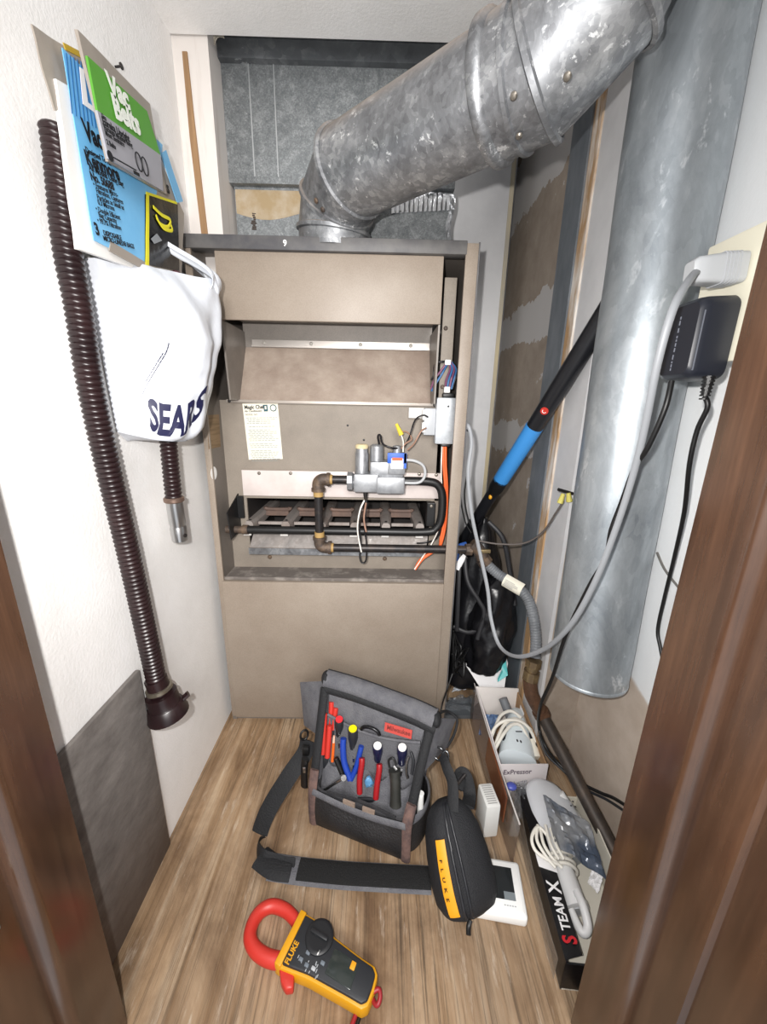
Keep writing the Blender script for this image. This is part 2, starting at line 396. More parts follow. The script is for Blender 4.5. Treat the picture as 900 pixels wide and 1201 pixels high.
# jambs: profiles extruded upwards
def jamb(name, sgn, x):
    pr = [(0, .347), (0, .294)] + [(.0125 - .0125 * math.cos(k * PI / 24), .294 - .0125 * math.sin(k * PI / 24)) for k in range(1, 13)] + [(.015, .2815), (.015, .243), (.016, .238), (.022, .236), (.022, .125), (.026, .115), (.055, .115), (.055, .30), (.22, .30), (.075, .347)]
    pts = [(x + sgn * a, b) for a, b in pr]
    g = G(); g.prism(pts if sgn > 0 else pts[::-1], 0, 1.9); return struct(g, name, WOOD, 40)
jl = jamb('trim_1', -1, -.358); jr = jamb('trim_2', 1, .300)
g = G(); g.bb((-.3735, .232, .375), (-.3700, .262, .405), .001); build(g, 'strike_plate', mat('worn_zinc', '9aa09c', .4, .8), jl)
# door edge standing open beside the right jamb
g = G(); g.bb((.330, -.30, .0), (.365, .110, 1.9), .003); tag(build(g, 'door_1', WOOD, None, 30), kind='structure')
# thin wire stub and hook at the jamb
# ------------------------------------------------------------------ furnace
F = thing('furnace', (-.106, 1.15, 0), 'tall taupe gas furnace with its burner door off at the back of the closet', 'furnace')
g = G()
g.bb((-.412, .917, 0), (-.400, 1.28, 1.212)); g.bb((.188, .917, 0), (.200, 1.28, 1.212))
g.bb((-.412, 1.27, 0), (.200, 1.28, 1.212)); g.bb((-.40, .935, 1.200), (.188, 1.27, 1.208)); g.bb((-.40, .92, 0), (.188, 1.27, .012))
cab = build(g, 'cabinet', INNER, F)
g = G(); g.bb((.174, .915, .012), (.2005, .923, 1.212), .001); build(g, 'corner_post', ENAMEL, F)
g = G(); g.bb((-.4125, .915, .012), (-.398, .923, 1.212), .001); build(g, 'corner_post', ENAMEL, F)
g = G(); g.bb((.2005, .915, .012), (.2035, 1.28, 1.214)); build(g, 'side_edge', DARKRAIL, F)
g = G(); g.bb((-.412, .912, 1.190), (.176, .940, 1.216), .002); rail = build(g, 'top_rail', DARKRAIL, F)
text('emblem', '9', .016, basis((-.205, .9115, 1.197), (1, 0, 0), (0, 0, 1)), WHITE, rail, bold=.02)
# lower blower door
g = G(); g.bb((-.400, .908, .014), (.174, .922, .440), .003); ld = build(g, 'lower_door', ENAMEL, F)
# burner compartment floor
g = G(); g.bb((-.400, .922, .425), (.188, 1.0, .4415)); g.bb((-.40, .9215, .4415), (.174, .926, .447)); build(g, 'compartment_floor', mat('dusty_ledge', '6d6661', .8, var=('#b1aaa2', (26, 26, 26), .5, .85)), F)
# upper panel
g = G(); g.bb((-.352, .922, 1.058), (.130, .930, 1.190), .002); build(g, 'upper_panel', ENAMEL, F)
# draft hood: cheeks, back, sloping shelf
HOODM = dusty_enamel('hood_steel', '#7b756f', '#958d85', .45)
g = G()
for x in (-.352, .126):
    g.poly([(x, .926, 1.058), (x, 1.075, 1.058), (x, 1.075, 1.02), (x, 1.0, .890), (x, .938, .890)], (.004, 0, 0))
g.bb((-.352, 1.070, 1.015), (.130, 1.075, 1.19)); g.bb((-.352, .93, 1.08), (.130, 1.07, 1.085))
hood = build(g, 'draft_hood', HOODM, F, 0)
g = G(); g.poly([(-.348, .997, .8915), (.126, .997, .8915), (.126, 1.070, 1.022), (-.348, 1.070, 1.022)], (0, .003, -.003)); build(g, 'sloping_shelf', mat('stained_shelf', '8f7f73', .75, var=('#a89a8d', (16, 16, 16), .35, .7), bump=(220, .25)), hood)
g = G(); g.bb((-.33, 1.060, 1.0225), (.125, 1.069, 1.0265)); g.bb((-.33, 1.0665, 1.026), (.125, 1.070, 1.040)); build(g, 'flange', mat('bare_flange', 'b4aea8', .35, .6), hood)
for q in ((-0.299,1.066,1.033), (-0.1792,1.066,1.035), (-0.0527,1.066,1.038), (0.0764,1.066,1.04)):
    screw((q[0], 1.067, 1.033), (0, -1, .3), .0048, hood, mat('pale_screw', 'd8d4cc', .4, .5))
# vestibule panel round the burner opening
g = G()
g.bb((-.400, 1.0, .640), (.150, 1.006, .890)); g.bb((-.400, 1.0, .4415), (-.352, 1.006, .640)); g.bb((.140, 1.0, .4415), (.188, 1.006, .640)); g.bb((-.352, 1.0, .4415), (.140, 1.006, .505))
vest = build(g, 'vestibule_panel', ENAMEL_D, F, 0)
g = G(); g.bb((-.380, .990, .884), (.146, 1.0, .8915), .001); build(g, 'panel_lip', mat('bright_lip', 'b9b0a7', .4, .4), vest)
for q in ((-.372, .99, .8875), (.135, .99, .8875)): screw(q, (0, -1, 0), .004, vest, IRON)
for q in ((-0.0813,1,0.8335), (-0.04,1,0.7979)): screw((q[0], 1.0, q[2]), (0, -1, 0), .0028, vest, BLACK, 'hole_plug')
g = G(); g.bb((.072, .988, .855), (.146, 1.0, .880), .001); build(g, 'bright_tab', mat('white_tab', 'e2e0dc', .5), vest)
# right-hand inner partition
g = G(); g.bb((.142, .975, .900), (.170, .983, 1.165), .001); pt = build(g, 'side_partition', ENAMEL_D, F)
for q in ((.150, .975, 1.06), (.150, .975, .93)): screw(q, (0, -1, 0), .005, pt, RUST)
# burner box
g = G()
g.bb((-.352, 1.0, .650), (.140, 1.26, .656)); g.bb((-.352, 1.006, .495), (.140, 1.26, .500)); g.bb((-.356, 1.006, .495), (-.352, 1.26, .656)); g.bb((.140, 1.006, .495), (.144, 1.26, .656)); g.bb((-.352, 1.255, .5), (.140, 1.26, .65))
build(g, 'burner_box', SOOT, F, 0)
g = G(); g.bb((-.357, .992, .648), (.163, .998, .716), .001); sh = build(g, 'burner_shield', mat('pinkish_white_plate', 'd9cfcb', .5, var=('#cbbfba', (12, 12, 12), .4, .7)), F)
for q in ((-0.3116,0.992,0.7084), (-0.2298,0.992,0.7098), (0.1053,0.992,0.7134), (0.15,0.992,0.7119)): screw((q[0], .992, q[2]), (0, -1, 0), .0045, sh)
bx_ = [(-0.3457,0.985,0.5756)[0], (-0.248,0.985,0.5771)[0], (-0.1523,0.985,0.5787)[0], (-0.0634,0.985,0.5801)[0], (0.0211,0.985,0.5815)[0], (0.1127,0.985,0.583)[0]]
for x in bx_:
    z = .577
    g = G()
    g.faces_new([[V(x - w, y, z - .022), V(x - w, y, z - .004), V(x - w * .6, y, z + .003), V(x + w * .6, y, z + .003), V(x + w, y, z - .004), V(x + w, y, z - .022)] for y, w in ((.984, .011), (1.0, .013), (1.06, .0155), (1.25, .0155))])
    b = build(g, 'burner', BURN, F, 30)
    screw((x, .996, z + .0025), (0, 0, 1), .004, b, IRON)
    g = G(); g.bb((x - .012, .972, z - .033), (x + .008, .976, z - .022)); build(g, 'spud_tag', mat('pale_tag', 'd9d6d2', .5), b)
for a, b in zip(bx_, bx_[1:]):
    g = G(); g.tube([(a + .012, 1.10, .590), (a + .02, 1.10, .583), (b - .02, 1.10, .583), (b - .012, 1.10, .590)], .006, 8, 4); g.bb((a + .016, 1.09, .566), (b - .016, 1.12, .580)); build(g, 'crossover', BURNRUST, F)
    g = G(); g.bb((a + .016, 1.015, .562), (b - .016, 1.022, .570)); build(g, 'crossover_lip', BURN, F)
g = G(); g.poly([(-.345, .972, .508), (.130, .972, .508), (.138, .999, .548), (-.338, .999, .548)], (0, .002, -.003)); g.bb((-.346, .968, .492), (.130, .972, .510)); build(g, 'burner_tray', GALV, F, 0)
for x in (-.30, .02): screw((x, 1.0, .472), (0, -1, 0), .006, F, RUST)
# brackets that carry the manifold
g = G(); g.poly([(-0.372,0.9157,0.6207), (-0.372,1.007,0.6542), (-0.372,1.073,0.6396), (-0.372,1.054,0.5565), (-0.372,0.9269,0.5476)], (-.003, 0, 0)); g.bb((-.372, .985, .588), (-.357, .992, .648)); build(g, 'manifold_bracket', BLACK, F, 0)
g = G(); g.bb((.128, .975, .575), (.150, .998, .640), .002); br = build(g, 'manifold_bracket', BLACK, F, 0)
screw((.139, .975, .632), (0, -1, 0), .005, br)
g = G(); g.tube([(-.345, .955, .566), (-.2, .955, .566), (0, .955, .566), (.125, .955, .567), (.152, .955, .578), (.163, .955, .605), (.163, .955, .66), (.152, .955, .69), (.125, .955, .701), (.05, .955, .702)], .0105, 14, 6)
man = build(g, 'manifold_pipe', BLACK, F, 60)
g = G(); g.cyl((-.395, .955, .566), (-.345, .955, .566), .0095, n=14); g.cyl((-.352, .955, .566), (-.338, .955, .566), .0125, n=14); build(g, 'pipe_cap', RUST, man)
# gas supply run
def pipe_run(name, segs, r, m, parent):
    for a, b in segs:
        g = G(); g.cyl(a, b, r, n=16); build(g, name, m, parent)
Yp = .935
xe = -.150
pipe_run('gas_pipe', [((xe + .012, Yp, .706), (-.07, Yp, .706)), ((xe, Yp, .69), (xe, Yp, .545)), ((xe + .015, Yp, .527), (.236, Yp, .527))], .0105, IRON, F)
for zc, sg in ((.706, -1), (.527, 1)):
    g = G(); g.tube([(xe, Yp, zc + sg * .026), (xe, Yp, zc + sg * .012), (xe + .004, Yp, zc + sg * .004), (xe + .012, Yp, zc), (xe + .026, Yp, zc)], .0145, 14, 5)
    g.cyl((xe, Yp, zc + sg * .022), (xe, Yp, zc + sg * .030), .0172, n=16); g.cyl((xe + .022, Yp, zc), (xe + .030, Yp, zc), .0172, n=16)
    e = build(g, 'pipe_elbow', RUST, F, 40)
    g = G(); g.cyl((xe, Yp, zc + sg * .030), (xe, Yp, zc + sg * .043), .0125, n=16); build(g, 'pipe_dope', BRASS, e)
    g = G(); g.cyl((xe + .03, Yp, zc), (xe + .036, Yp, zc), .0122, n=16); build(g, 'pipe_dope', BRASS, e)
# gas valve
g = G()
g.bb((-.062, .925, .676), (.000, .985, .722), .004); g.bb((-.006, .922, .674), (.064, .985, .716), .004); g.bb((-.022, .930, .714), (.060, .985, .752), .004)
g.lathe([(.024, 0), (.024, .012), (.018, .016), (.018, .022)], (-.078, .945, .700), (1, 0, 0), 8)
val = build(g, 'gas_valve', ZINC, F, 30)
g = G(); g.lathe([(.0165, 0), (.0165, .052), (.0145, .056), (.0145, .066), (.010, .068)], (-.043, .950, .718), (0, 0, 1), 18); build(g, 'regulator_tower', ZINC, val)
g = G(); g.lathe([(.0155, 0), (.0165, .006), (.013, .010)], (-.043, .950, .782), (0, 0, 1), 18); build(g, 'cream_cap', mat('cream_plastic', 'd8c8a0', .5), val)
g = G(); g.lathe([(.017, 0), (.017, .038), (.012, .042)], (-.006, .955, .75), (0, 0, 1), 18); build(g, 'solenoid', ZINC, val)
g = G(); g.lathe([(.011, 0), (.011, .02), (.006, .022)], (.044, .958, .768), (0, 0, 1), 14); build(g, 'terminal_post', ZINC, val)
g = G(); g.bb((.022, .926, .722), (.064, .980, .772), .003); kb = build(g, 'control_block', ZINC, val)
g = G(); g.bb((.020, .9245, .750), (.066, .9265, .775), .0005); g.bb((.060, .9245, .738), (.066, .9265, .775)); build(g, 'blue_label', mat('label_blue', '2459b8', .5), kb)
g = G(); g.bb((.029, .9230, .737), (.058, .9250, .762)); build(g, 'white_label', PAPER, kb)
g = G(); g.bb((.031, .9222, .757), (.056, .9235, .764)); build(g, 'orange_label', mat('label_orange', 'e0592a', .5), kb)
g = G(); g.cyl((-.033, .945, .676), (-.033, .945, .655), .007, .004, 10); build(g, 'pilot_outlet', IRON, val)
def wire(name, pts, r, m, parent, n=6): g = G(); g.tube(pts, r, n, 6); return build(g, name, m, parent, 60)
W_WH = mat('white_wire', 'e8e2da', .5); W_BK = mat('black_wire', '17161a', .5); W_OR = mat('orange_wire', 'e2622a', .5); W_BL = mat('blue_wire', '3a6a9c', .5); W_PU = mat('purple_wire', '7a4a68', .5); W_GY = mat('grey_cable', 'aeb0b2', .5); W_TA = mat('tan_wire', '9d7a68', .5)
yv = .93
wire('pilot_tube', [(-.033, yv, .656), (-.04, yv, .64), (-.050, yv, .60), (-.044, yv, .55), (-.046, yv, .505), (-.040, yv, .488), (-.030, yv, .497), (-.029, yv, .54), (-.034, yv, .58), (-.032, yv, .62), (-.030, yv, .655)], .0022, W_BK, val)
wire('thermocouple_lead', [(-.035, yv, .656), (-.046, yv - .005, .63), (-.052, yv - .005, .58), (-.042, yv - .005, .52)], .0022, W_WH, val)
wire('thermocouple_lead', [(-.031, yv, .65), (-.036, yv - .005, .61), (-.030, yv - .005, .575)], .0025, W_TA, val)
wire('valve_cable', [(.060, .930, .758), (.085, .925, .757), (.107, .925, .745), (.112, .925, .722), (.098, .925, .704), (.060, .930, .702)], .0036, W_GY, val, 8)
wire('valve_lead', [(.000, .95, .79), (-.004, .94, .812), (.002, .935, .815), (.008, .935, .795), (.03, .935, .786), (.045, .95, .784)], .0026, W_BK, val)
# junction box and wiring on the right
g = G(); g.bb((.136, .955, .795), (.183, .99, .905), .003); jb = build(g, 'junction_box', mat('dull_zinc_box', 'c4c8cc', .45, .4, var=('#b0b5ba', (90, 90, 90), .4, .7)), F)
screw((.164, .955, .885), (0, -1, 0), .0025, jb, BLACK)
g = G(); g.bb((.108, .965, .815), (.138, .992, .880), .003); tr = build(g, 'transformer', GREYP, F)
g = G(); g.bb((.104, .960, .822), (.112, .985, .846), .001); g.bb((.104, .960, .852), (.112, .985, .876), .001); build(g, 'transformer_tab', WHITE, tr)
g = G(); g.bb((.150, .960, .905), (.178, .985, .916), .003); build(g, 'grommet', BLACK, jb)
g = G(); g.bb((.152, .955, .916), (.166, .975, .930), .002); build(g, 'plug_connector', WHITE, jb)
g = G(); g.bb((.150, .955, .978), (.164, .972, .990), .002); build(g, 'plug_connector', WHITE, jb)
g = G(); g.bb((.154, .960, .788), (.176, .982, .796), .002); build(g, 'grommet', BLACK, jb)
for m_, dx in ((W_PU, 0), (W_BL, .006), (W_PU, .012), (W_BL, .018), (W_BK, .021)):
    wire('harness_wire', [(.156 + dx * .8, .965, .925), (.156 + dx, .962, .945), (.164 + dx * .8, .962, .97), (.158 + dx * .5, .962, .985)], .0024, m_, jb)
wire('harness_wire', [(.154, .962, .982), (.142, .962, .965), (.128, .962, .945), (.122, .97, .925)], .0024, W_PU, jb)
wire('harness_wire', [(.156, .960, .980), (.146, .960, .960), (.134, .960, .94), (.124, .97, .92)], .0024, W_BL, jb)
wire('harness_wire', [(.152, .962, .986), (.140, .962, .985), (.128, .965, .980), (.126, .965, .955), (.122, .97, .945)], .0026, W_BK, jb)
for dx in (0, .005):
    wire('orange_lead', [(.160 + dx, .965, .79), (.163 + dx, .962, .74), (.170 + dx, .960, .68), (.172 + dx, .958, .60), (.165 + dx, .952, .55), (0.1591,0.95,0.5239), (.115 + dx, .945, .495), (0.0997,0.94,0.4666)], .0034, W_OR, jb, 8)
wire('white_lead', [(.156, .965, .79), (.158, .96, .71), (.168, .957, .64), (.158, .95, .58), (.140, .948, .535), (.118, .944, .50), (.098, .938, .468)], .0018, W_WH, jb)
wire('black_lead', [(.165, .96, .57), (.150, .958, .545), (.120, .96, .535), (.105, .97, .53)], .0022, W_BK, jb)
for pts, m_ in (([(0.0689,0.95,0.7794), (0.0846,0.945,0.7967), (0.0999,0.945,0.8255), (0.1131,0.955,0.8332)], W_TA), ([(0.0603,0.95,0.7875), (0.0716,0.945,0.8108), (0.0844,0.945,0.8513), (0.1023,0.945,0.8635), (0.1159,0.955,0.8595)], W_BK), ([(0.0541,0.95,0.7833), (0.0638,0.945,0.7963), (0.078,0.945,0.8068), (0.067,0.945,0.8229), (0.0505,0.945,0.8246)], W_TA), ([(0.0586,0.95,0.775), (0.0574,0.945,0.8024), (0.0485,0.945,0.8225)], W_WH)):
    wire('low_voltage_wire', pts, .0020, m_, F)
g = G(); g.cyl((0.0528,0.945,0.8165), (0.0397,0.945,0.8425), .0065, .0035, 10); build(g, 'wire_nut', mat('wire_nut_yellow', 'd9c23a', .45), F)
# rating plate
g = G(); lo, hi = (-0.3378,0.998,0.8808), (-0.2496,0.998,0.7397); M = basis((-.338, .9995, .742), (1, 0, .01), (0, 0, 1)); M = M @ Matrix.Rotation(.03, 4, 'Z')
g.bb((0, 0, 0), (.088, .140, .0006), M=M); rp = build(g, 'rating_plate', CREAM, vest, 0)
Mt = lambda x, y: M @ Matrix.Translation((x, y, .0008))
text('lettering', 'Magic Chef', .0125, Mt(.004, .127), INK, rp, bold=.03, sx=.86)
text('lettering', 'Air Conditioning', .0066, Mt(.004, .1195), INK, rp, bold=.02, sx=.95)
g = G(); g.bb((.052, .120, 0), (.062, .136, .0012), M=M); g.lathe([(.0085, 0), (.0085, .0012)], M @ V(.076, .128, 0), M.to_3x3() @ V(0, 0, 1), 16); build(g, 'emblem', mat('teal_ink', '24505c', .6), rp)
g = G(); g.lathe([(.0062, 0), (.0062, .0006)], M @ V(.076, .128, .0010), M.to_3x3() @ V(0, 0, 1), 16); g.bb((.055, .125, .001), (.059, .133, .0016), M=M); build(g, 'emblem', CREAM, rp)
text('lettering', 'MODEL NO.', .006, Mt(.004, .111), INK, rp)
g = G(); yy = .104
for k in range(26):
    if k in (4, 6, 14, 18): yy -= .004; continue
    x = .006 + (k % 3) * .002
    while x < .080 - (k % 4) * .006:
        w = random.uniform(.004, .011); g.bb((x, yy, 0), (min(x + w, .083), yy + .0014, .0009), M=M); x += w + .002
    yy -= .0044
tag(build(g, 'fine_print', mat('faded_print', '8e938e', .8), rp, 0), kind='stuff')
# label and knockout on the inner left side
g = G(); g.poly([(-0.3995,0.9193,0.8547), (-0.3995,0.9878,0.8551), (-0.3995,0.9797,0.7762), (-0.3995,0.91,0.7775)], (-.0006, 0, 0)); build(g, 'warning_label', mat('brown_label', '8d7558', .7, var=('#7a6448', (8, 8, 200), .45, .6)), cab)
kq = (-0.3995,0.9247,0.7185)
g = G(); g.lathe([(.016, 0), (.016, .001)], (-.4, kq[1], kq[2]), (1, 0, 0), 20); build(g, 'knockout_hole', PLASTER, cab)
# ------------------------------------------------------------------ plenum above the furnace
P = thing('plenum', (-.10, 1.15, 1.212), 'dull galvanised sheet metal plenum box above the furnace', 'plenum')
g = G(); g.bb((-.356, 1.06, 1.372), (.166, 1.40, 1.695), .001); pb = build(g, 'upper_box', PLENUM, P)
g = G(); g.bb((-.350, 1.075, 1.212), (.160, 1.39, 1.372)); lb = build(g, 'lower_box', PLENUM, P)
g = G(); g.sheet(lambda u, v: (-.348 + u * .31, 1.0745 - .002 * math.sin(v * 3), 1.318 + v * .048 - .012 * math.sin(u * 7) * (1 - v)), 16, 4, .002); build(g, 'insulation_strip', INSUL, P)
g = G(); g.bb((-.356, 1.045, 1.588), (.190, 1.060, 1.628)); g.bb((-.356, 1.030, 1.620), (.19, 1.045, 1.632)); build(g, 'top_flange', galvanised('shaded_flange', '#4b4d50', '#65686b', '#b4b6b8', 50, .5, (1, 1, 1), .5), P, 0)  # flange grey is darkened to carry the shadow at the top recess
for x in (-.297, -.243, .118):
    g = G(); g.bb((x, 1.0585, 1.385), (x + .0025, 1.0603, 1.588)); build(g, 'seam', mat('seam_highlight', 'b9bcbe', .4, .7), P, 0)
g = G(); g.sheet(lambda u, v: (.02 + u * .14, 1.0735 - .003 * abs(math.sin(u * 40)) * (1 - v), 1.325 + v * .05 + .01 * u), 60, 3, .001); build(g, 'foil_tape', FOIL, P)
g = G(); g.sheet(lambda u, v: (.155 + u * .012 + .004 * math.sin(v * 9), 1.073, 1.22 + v * .15), 3, 18, .001); build(g, 'foil_tape', FOIL, P)
g = G(); rr = random.Random(3)
for k in range(12): z = 1.285 + .004 * k; g.bb((-.312 + rr.uniform(-.004, .003), 1.0735, z), (-.306 + rr.uniform(0, .004), 1.0752, z + .003))
build(g, 'rust_drip', mat('dark_drip', '3b3028', .7), lb, 0)
g = G(); g.sheet(lambda u, v: (-.385 + u * .05, 1.03 - .01 * noise.noise(V(u * 5, v * 5, 0)), 1.605 + v * .03 + .008 * math.sin(u * 9)), 12, 6, .002); build(g, 'tape_scrap', mat('crumpled_tape', 'b9b2a4', .6, bump=(40, .9)), P)

# ------------------------------------------------------------------ flue pipe
def mitre(pts, r, n=32):
    """rings on the mitre planes of a polyline: one ring per point"""
    P_ = [V(p) for p in pts]; rings = []; ref = None
    for i, p in enumerate(P_):
        a = (P_[i] - P_[i - 1]).normalized() if i else (P_[1] - P_[0]).normalized()
        b = (P_[i + 1] - P_[i]).normalized() if i < len(P_) - 1 else a
        if ref is None:
            ref = a.orthogonal().normalized(); sd = a.cross(ref)
            ring = [p + ref * (r * math.cos(2 * PI * k / n)) + sd * (r * math.sin(2 * PI * k / n)) for k in range(n)]
        else:
            nm = (a + b).normalized(); prev = rings[-1]
            ring = [q + a * ((p - q).dot(nm) / a.dot(nm)) for q in prev]
        rings.append(ring)
    return rings
def grow(ring, k):
    c = sum(ring, V(0, 0, 0)) / len(ring); return [c + (q - c) * k for q in ring]
def band(g, ring, axis, w, t):
    """a raised bead round a ring"""
    ax = V(axis).normalized(); c = sum(ring, V(0, 0, 0)) / len(ring); R_ = (ring[0] - c).length
    out = []
    for s_, h in ((-w, 0), (-w * .6, t), (w * .6, t), (w, 0)):
        out.append([c + (q - c) * (1 + h / (q - c).length) + ax * s_ for q in ring])
    g.faces_new(out, False, False)
FL = thing('flue_pipe', (-.105, .985, 1.212), 'grey galvanised flue pipe rising from the furnace top in segmented elbows', 'pipe')
S = V((-0.0619,0.9,1.321)); E_ = V((0.1795,0.7,1.331)); dirn = (E_ - S).normalized()
base = V(-.108, .985, 1.205)
pts = [base, V(-.108, .985, 1.262), V(-.096, .970, 1.300), S, S + dirn * .06]
"""elbow 1: base, two gores, then the straight run"""
q = [base, V(-.108, .985, 1.250), V(-.098, .968, 1.298), S, E_ - dirn * .02]
R0 = .0765
rg = mitre(q, R0, 36)
nm_ = ['pipe_collar', 'elbow_gore', 'elbow_gore', 'pipe_section']
for i in range(4):
    g = G(); g.faces_new([rg[i], rg[i + 1]], False, False); build(g, nm_[i], GALV, FL, 60)
for i in (1, 2, 3):
    g = G(); band(g, rg[i], (q[i + 1] - q[i - 1]), .0055, .005); build(g, 'seam_bead', GALV, FL, 60)
# coupling and upper elbow
qa = E_ + dirn * .045; up_ = V(0, 0, 1); d1_ = (dirn * .84 + up_ * .54).normalized(); d2_ = (dirn * .40 + up_ * .92).normalized()
qb = qa + d1_ * .085; qc = qb + d2_ * .07; q2 = [E_ - dirn * .03, qa, qb, qc, V(qc.x + .002, qc.y + .002, 1.582)]
rg2 = mitre(q2, .0795, 36)
for i, nm in enumerate(('pipe_coupling', 'elbow_gore', 'elbow_gore', 'pipe_section')):
    g = G(); g.faces_new([rg2[i], rg2[i + 1]], False, False); build(g, nm, GALV, FL, 60)
for i in (1, 2, 3):
    g = G(); band(g, rg2[i], (q2[i + 1] - q2[i - 1]), .006, .0055); build(g, 'seam_bead', GALV, FL, 60)
cr = [p + dirn * .012 for p in rg2[0]]
g = G(); band(g, cr, dirn, .011, .0065); build(g, 'clamp_band', GALV, FL, 60)
cr = [p + dirn * .05 for p in rg2[0]]
g = G(); band(g, cr, dirn, .005, .0045); build(g, 'seam_bead', GALV, FL, 60)
def on_pipe(px, c, ax, r):
    """point on a pipe surface facing towards px"""
    d = V(px) - V(c); d -= ax * d.dot(ax); return V(c) + d.normalized() * r, d.normalized()
for pt_, t_, r_ in (((0.1758,0.62,1.276), .035, .081), ((0.1887,0.66,1.247), .03, .081), ((0.2297,0.58,1.271), .10, .081)):
    p_, nn = on_pipe(pt_, E_ + dirn * t_, dirn, r_); screw(p_, nn, .005, FL)
for pt_, m_ in (((-0.0989,0.9,1.294), RUST), ((-0.0736,0.88,1.303), RUST)):
    c_ = (q[2] + q[3]) / 2; ax_ = (q[3] - q[2]).normalized(); p_, nn = on_pipe(pt_, c_, ax_, R0 + .0005); screw(p_, nn, .005, FL, m_)
# ------------------------------------------------------------------ big hanging duct
D0, D1 = V(.434, .666, .365), V(.440, .714, 1.58)
DU = thing('air_duct', D0, 'wide galvanised round duct hanging down the right wall, open at its foot', 'duct')
g = G(); ax = (D1 - D0).normalized(); Md = frame_to(ax).to_3x3(); n = 48
ringd = lambda t, r: [D0 + ax * t + Md @ V(r * math.cos(2 * PI * k / n), r * math.sin(2 * PI * k / n), 0) for k in range(n)]
L_ = (D1 - D0).length
g.faces_new([ringd(t, .0710 + .0005 * math.sin(t * 23)) for t in [L_ * i / 30 for i in range(31)]], False, False)
g.faces_new([ringd(t, .0698) for t in (0, L_)], False, False); g.faces_new([ringd(0, .0698), ringd(0, .0710)], False, False)
build(g, 'duct_wall', DUCTM, DU, 60)
g = G(); g.faces_new([ringd(t, r) for t, r in ((-.001, .0700), (-.002, .0718), (.004, .0721), (.005, .0706))], False, False); build(g, 'rolled_rim', DUCTM, DU, 60)
g = G(); aa = 3.95; pd = [D0 + ax * t + Md @ V(.0713 * math.cos(aa), .0713 * math.sin(aa), 0) for t in (0.005, L_ * .5, L_)]
g.tube(pd, .0025, 6, 2); build(g, 'lock_seam', DUCTM, DU, 60)

# ------------------------------------------------------------------ hanging on the left wall
def ribbed(name, pts, r, depth, pitch, m, parent, n=18):
    P_ = smooth_path(pts, 24); L = [0]
    for a, b in zip(P_, P_[1:]): L.append(L[-1] + (b - a).length)
    tot = L[-1]; steps = int(tot / pitch) * 4; out = []; rad = []; j = 0
    for k in range(steps + 1):
        d = tot * k / steps
        while j < len(L) - 2 and L[j + 1] < d: j += 1
        t = (d - L[j]) / max(L[j + 1] - L[j], 1e-9); out.append(P_[j].lerp(P_[j + 1], t)); rad.append(r - (depth if k % 4 == 0 else (depth * .35 if k % 4 in (1, 3) else 0)))
    g = G(); rings = []; up = None
    for i, p in enumerate(out):
        t = (out[min(i + 1, len(out) - 1)] - out[max(i - 1, 0)]).normalized()
        if up is None: up = t.orthogonal()
        up = (up - t * up.dot(t)).normalized(); sd = t.cross(up)
        rings.append([p + sd * (rad[i] * math.cos(2 * PI * k / n)) + up * (rad[i] * math.sin(2 * PI * k / n)) for k in range(n)])
    g.faces_new(rings); return build(g, name, m, parent, 60)
hp = [(-0.408,0.5887,1.208), (-0.408,0.5861,1.167), (-0.408,0.5745,1.074), (-0.404,0.57,1.003), (-0.404,0.567,0.906), (-0.404,0.5728,0.7919), (-0.404,0.5855,0.6517), (-0.404,0.5955,0.505), (-0.404,0.6028,0.3846)]
VH = thing('vacuum_hose', hp[-1], 'long maroon ribbed vacuum hose hanging down the left wall with a flared end', 'hose')
ribbed('hose_tube', hp, .0170, .0026, .0076, HOSE, VH)
he, hd = V(hp[-1]), (V(hp[-1]) - V(hp[-2])).normalized()
hd = (hd + V(.16, -.05, 0)).normalized()
g = G(); g.lathe([(.0188, -.008), (.0188, .012), (.0185, .02), (.0185, .022)], he, hd, 24); build(g, 'cuff', HOSE, VH)
g = G(); g.lathe([(.0195, .010), (.0225, .011), (.0225, .017), (.0195, .018)], he, hd, 24); build(g, 'clamp_ring', mat('dull_brass_ring', '8d8577', .35, .8), VH)
g = G(); g.lathe([(.020, .024), (.0265, .025), (.0275, .048), (.029, .050)], he, hd, 28); build(g, 'swivel_collar', HOSE, VH)
g = G(); g.lathe([(.029, .049), (.031, .051), (.0345, .066), (.036, .070), (.036, .074), (.032, .076), (.030, .070)], he, hd, 28); fl = build(g, 'flared_end', HOSE, VH)
lt = he + hd * .058
g = G(); g.tube([lt + V(.02, .012, .006), lt + V(.028, .016, .010), lt + V(.034, .020, .015)], .008, 8, 4, flat=(.5, (0, 0, 1))); build(g, 'latch_tab', HOSE, VH)
# short end of hose with a metal wand below the bag
mp = [(-0.392,0.7281,0.8398), (-0.392,0.7227,0.7696), (-0.392,0.7191,0.7046), (-0.392,0.7217,0.6225)]
MH = thing('hose_end', mp[-1], 'short ribbed hose with bright metal tip poking out under the white shopping bag', 'hose')
ribbed('hose_tube', [V(mp[0]) + V(0, 0, .03), mp[0], mp[1], mp[2]], .0155, .0024, .0078, HOSE, MH)
dh = (V(mp[3]) - V(mp[2])).normalized()
g = G(); g.lathe([(.0160, -.004), (.0182, -.002), (.0182, .004), (.0160, .006)], mp[2], dh, 22); build(g, 'end_ring', mat('copper_ring', '8a7468', .4, .8), MH)
g = G(); g.lathe([(.0148, .004), (.0150, .05), (.0142, .052), (.0142, .056), (.0150, .058), (.0142, .085), (.0125, .085), (.0125, .02)], mp[2], dh, 22, True, False); tip = build(g, 'metal_tip', STEEL, MH)
g = G(); pq = V(mp[2]) + dh * .073; g.lathe([(.004, 0), (.004, .0018), (.002, .002)], pq + V(.0135, -.005, 0), (.93, -.35, 0), 10); build(g, 'tip_button', IRON, tip)
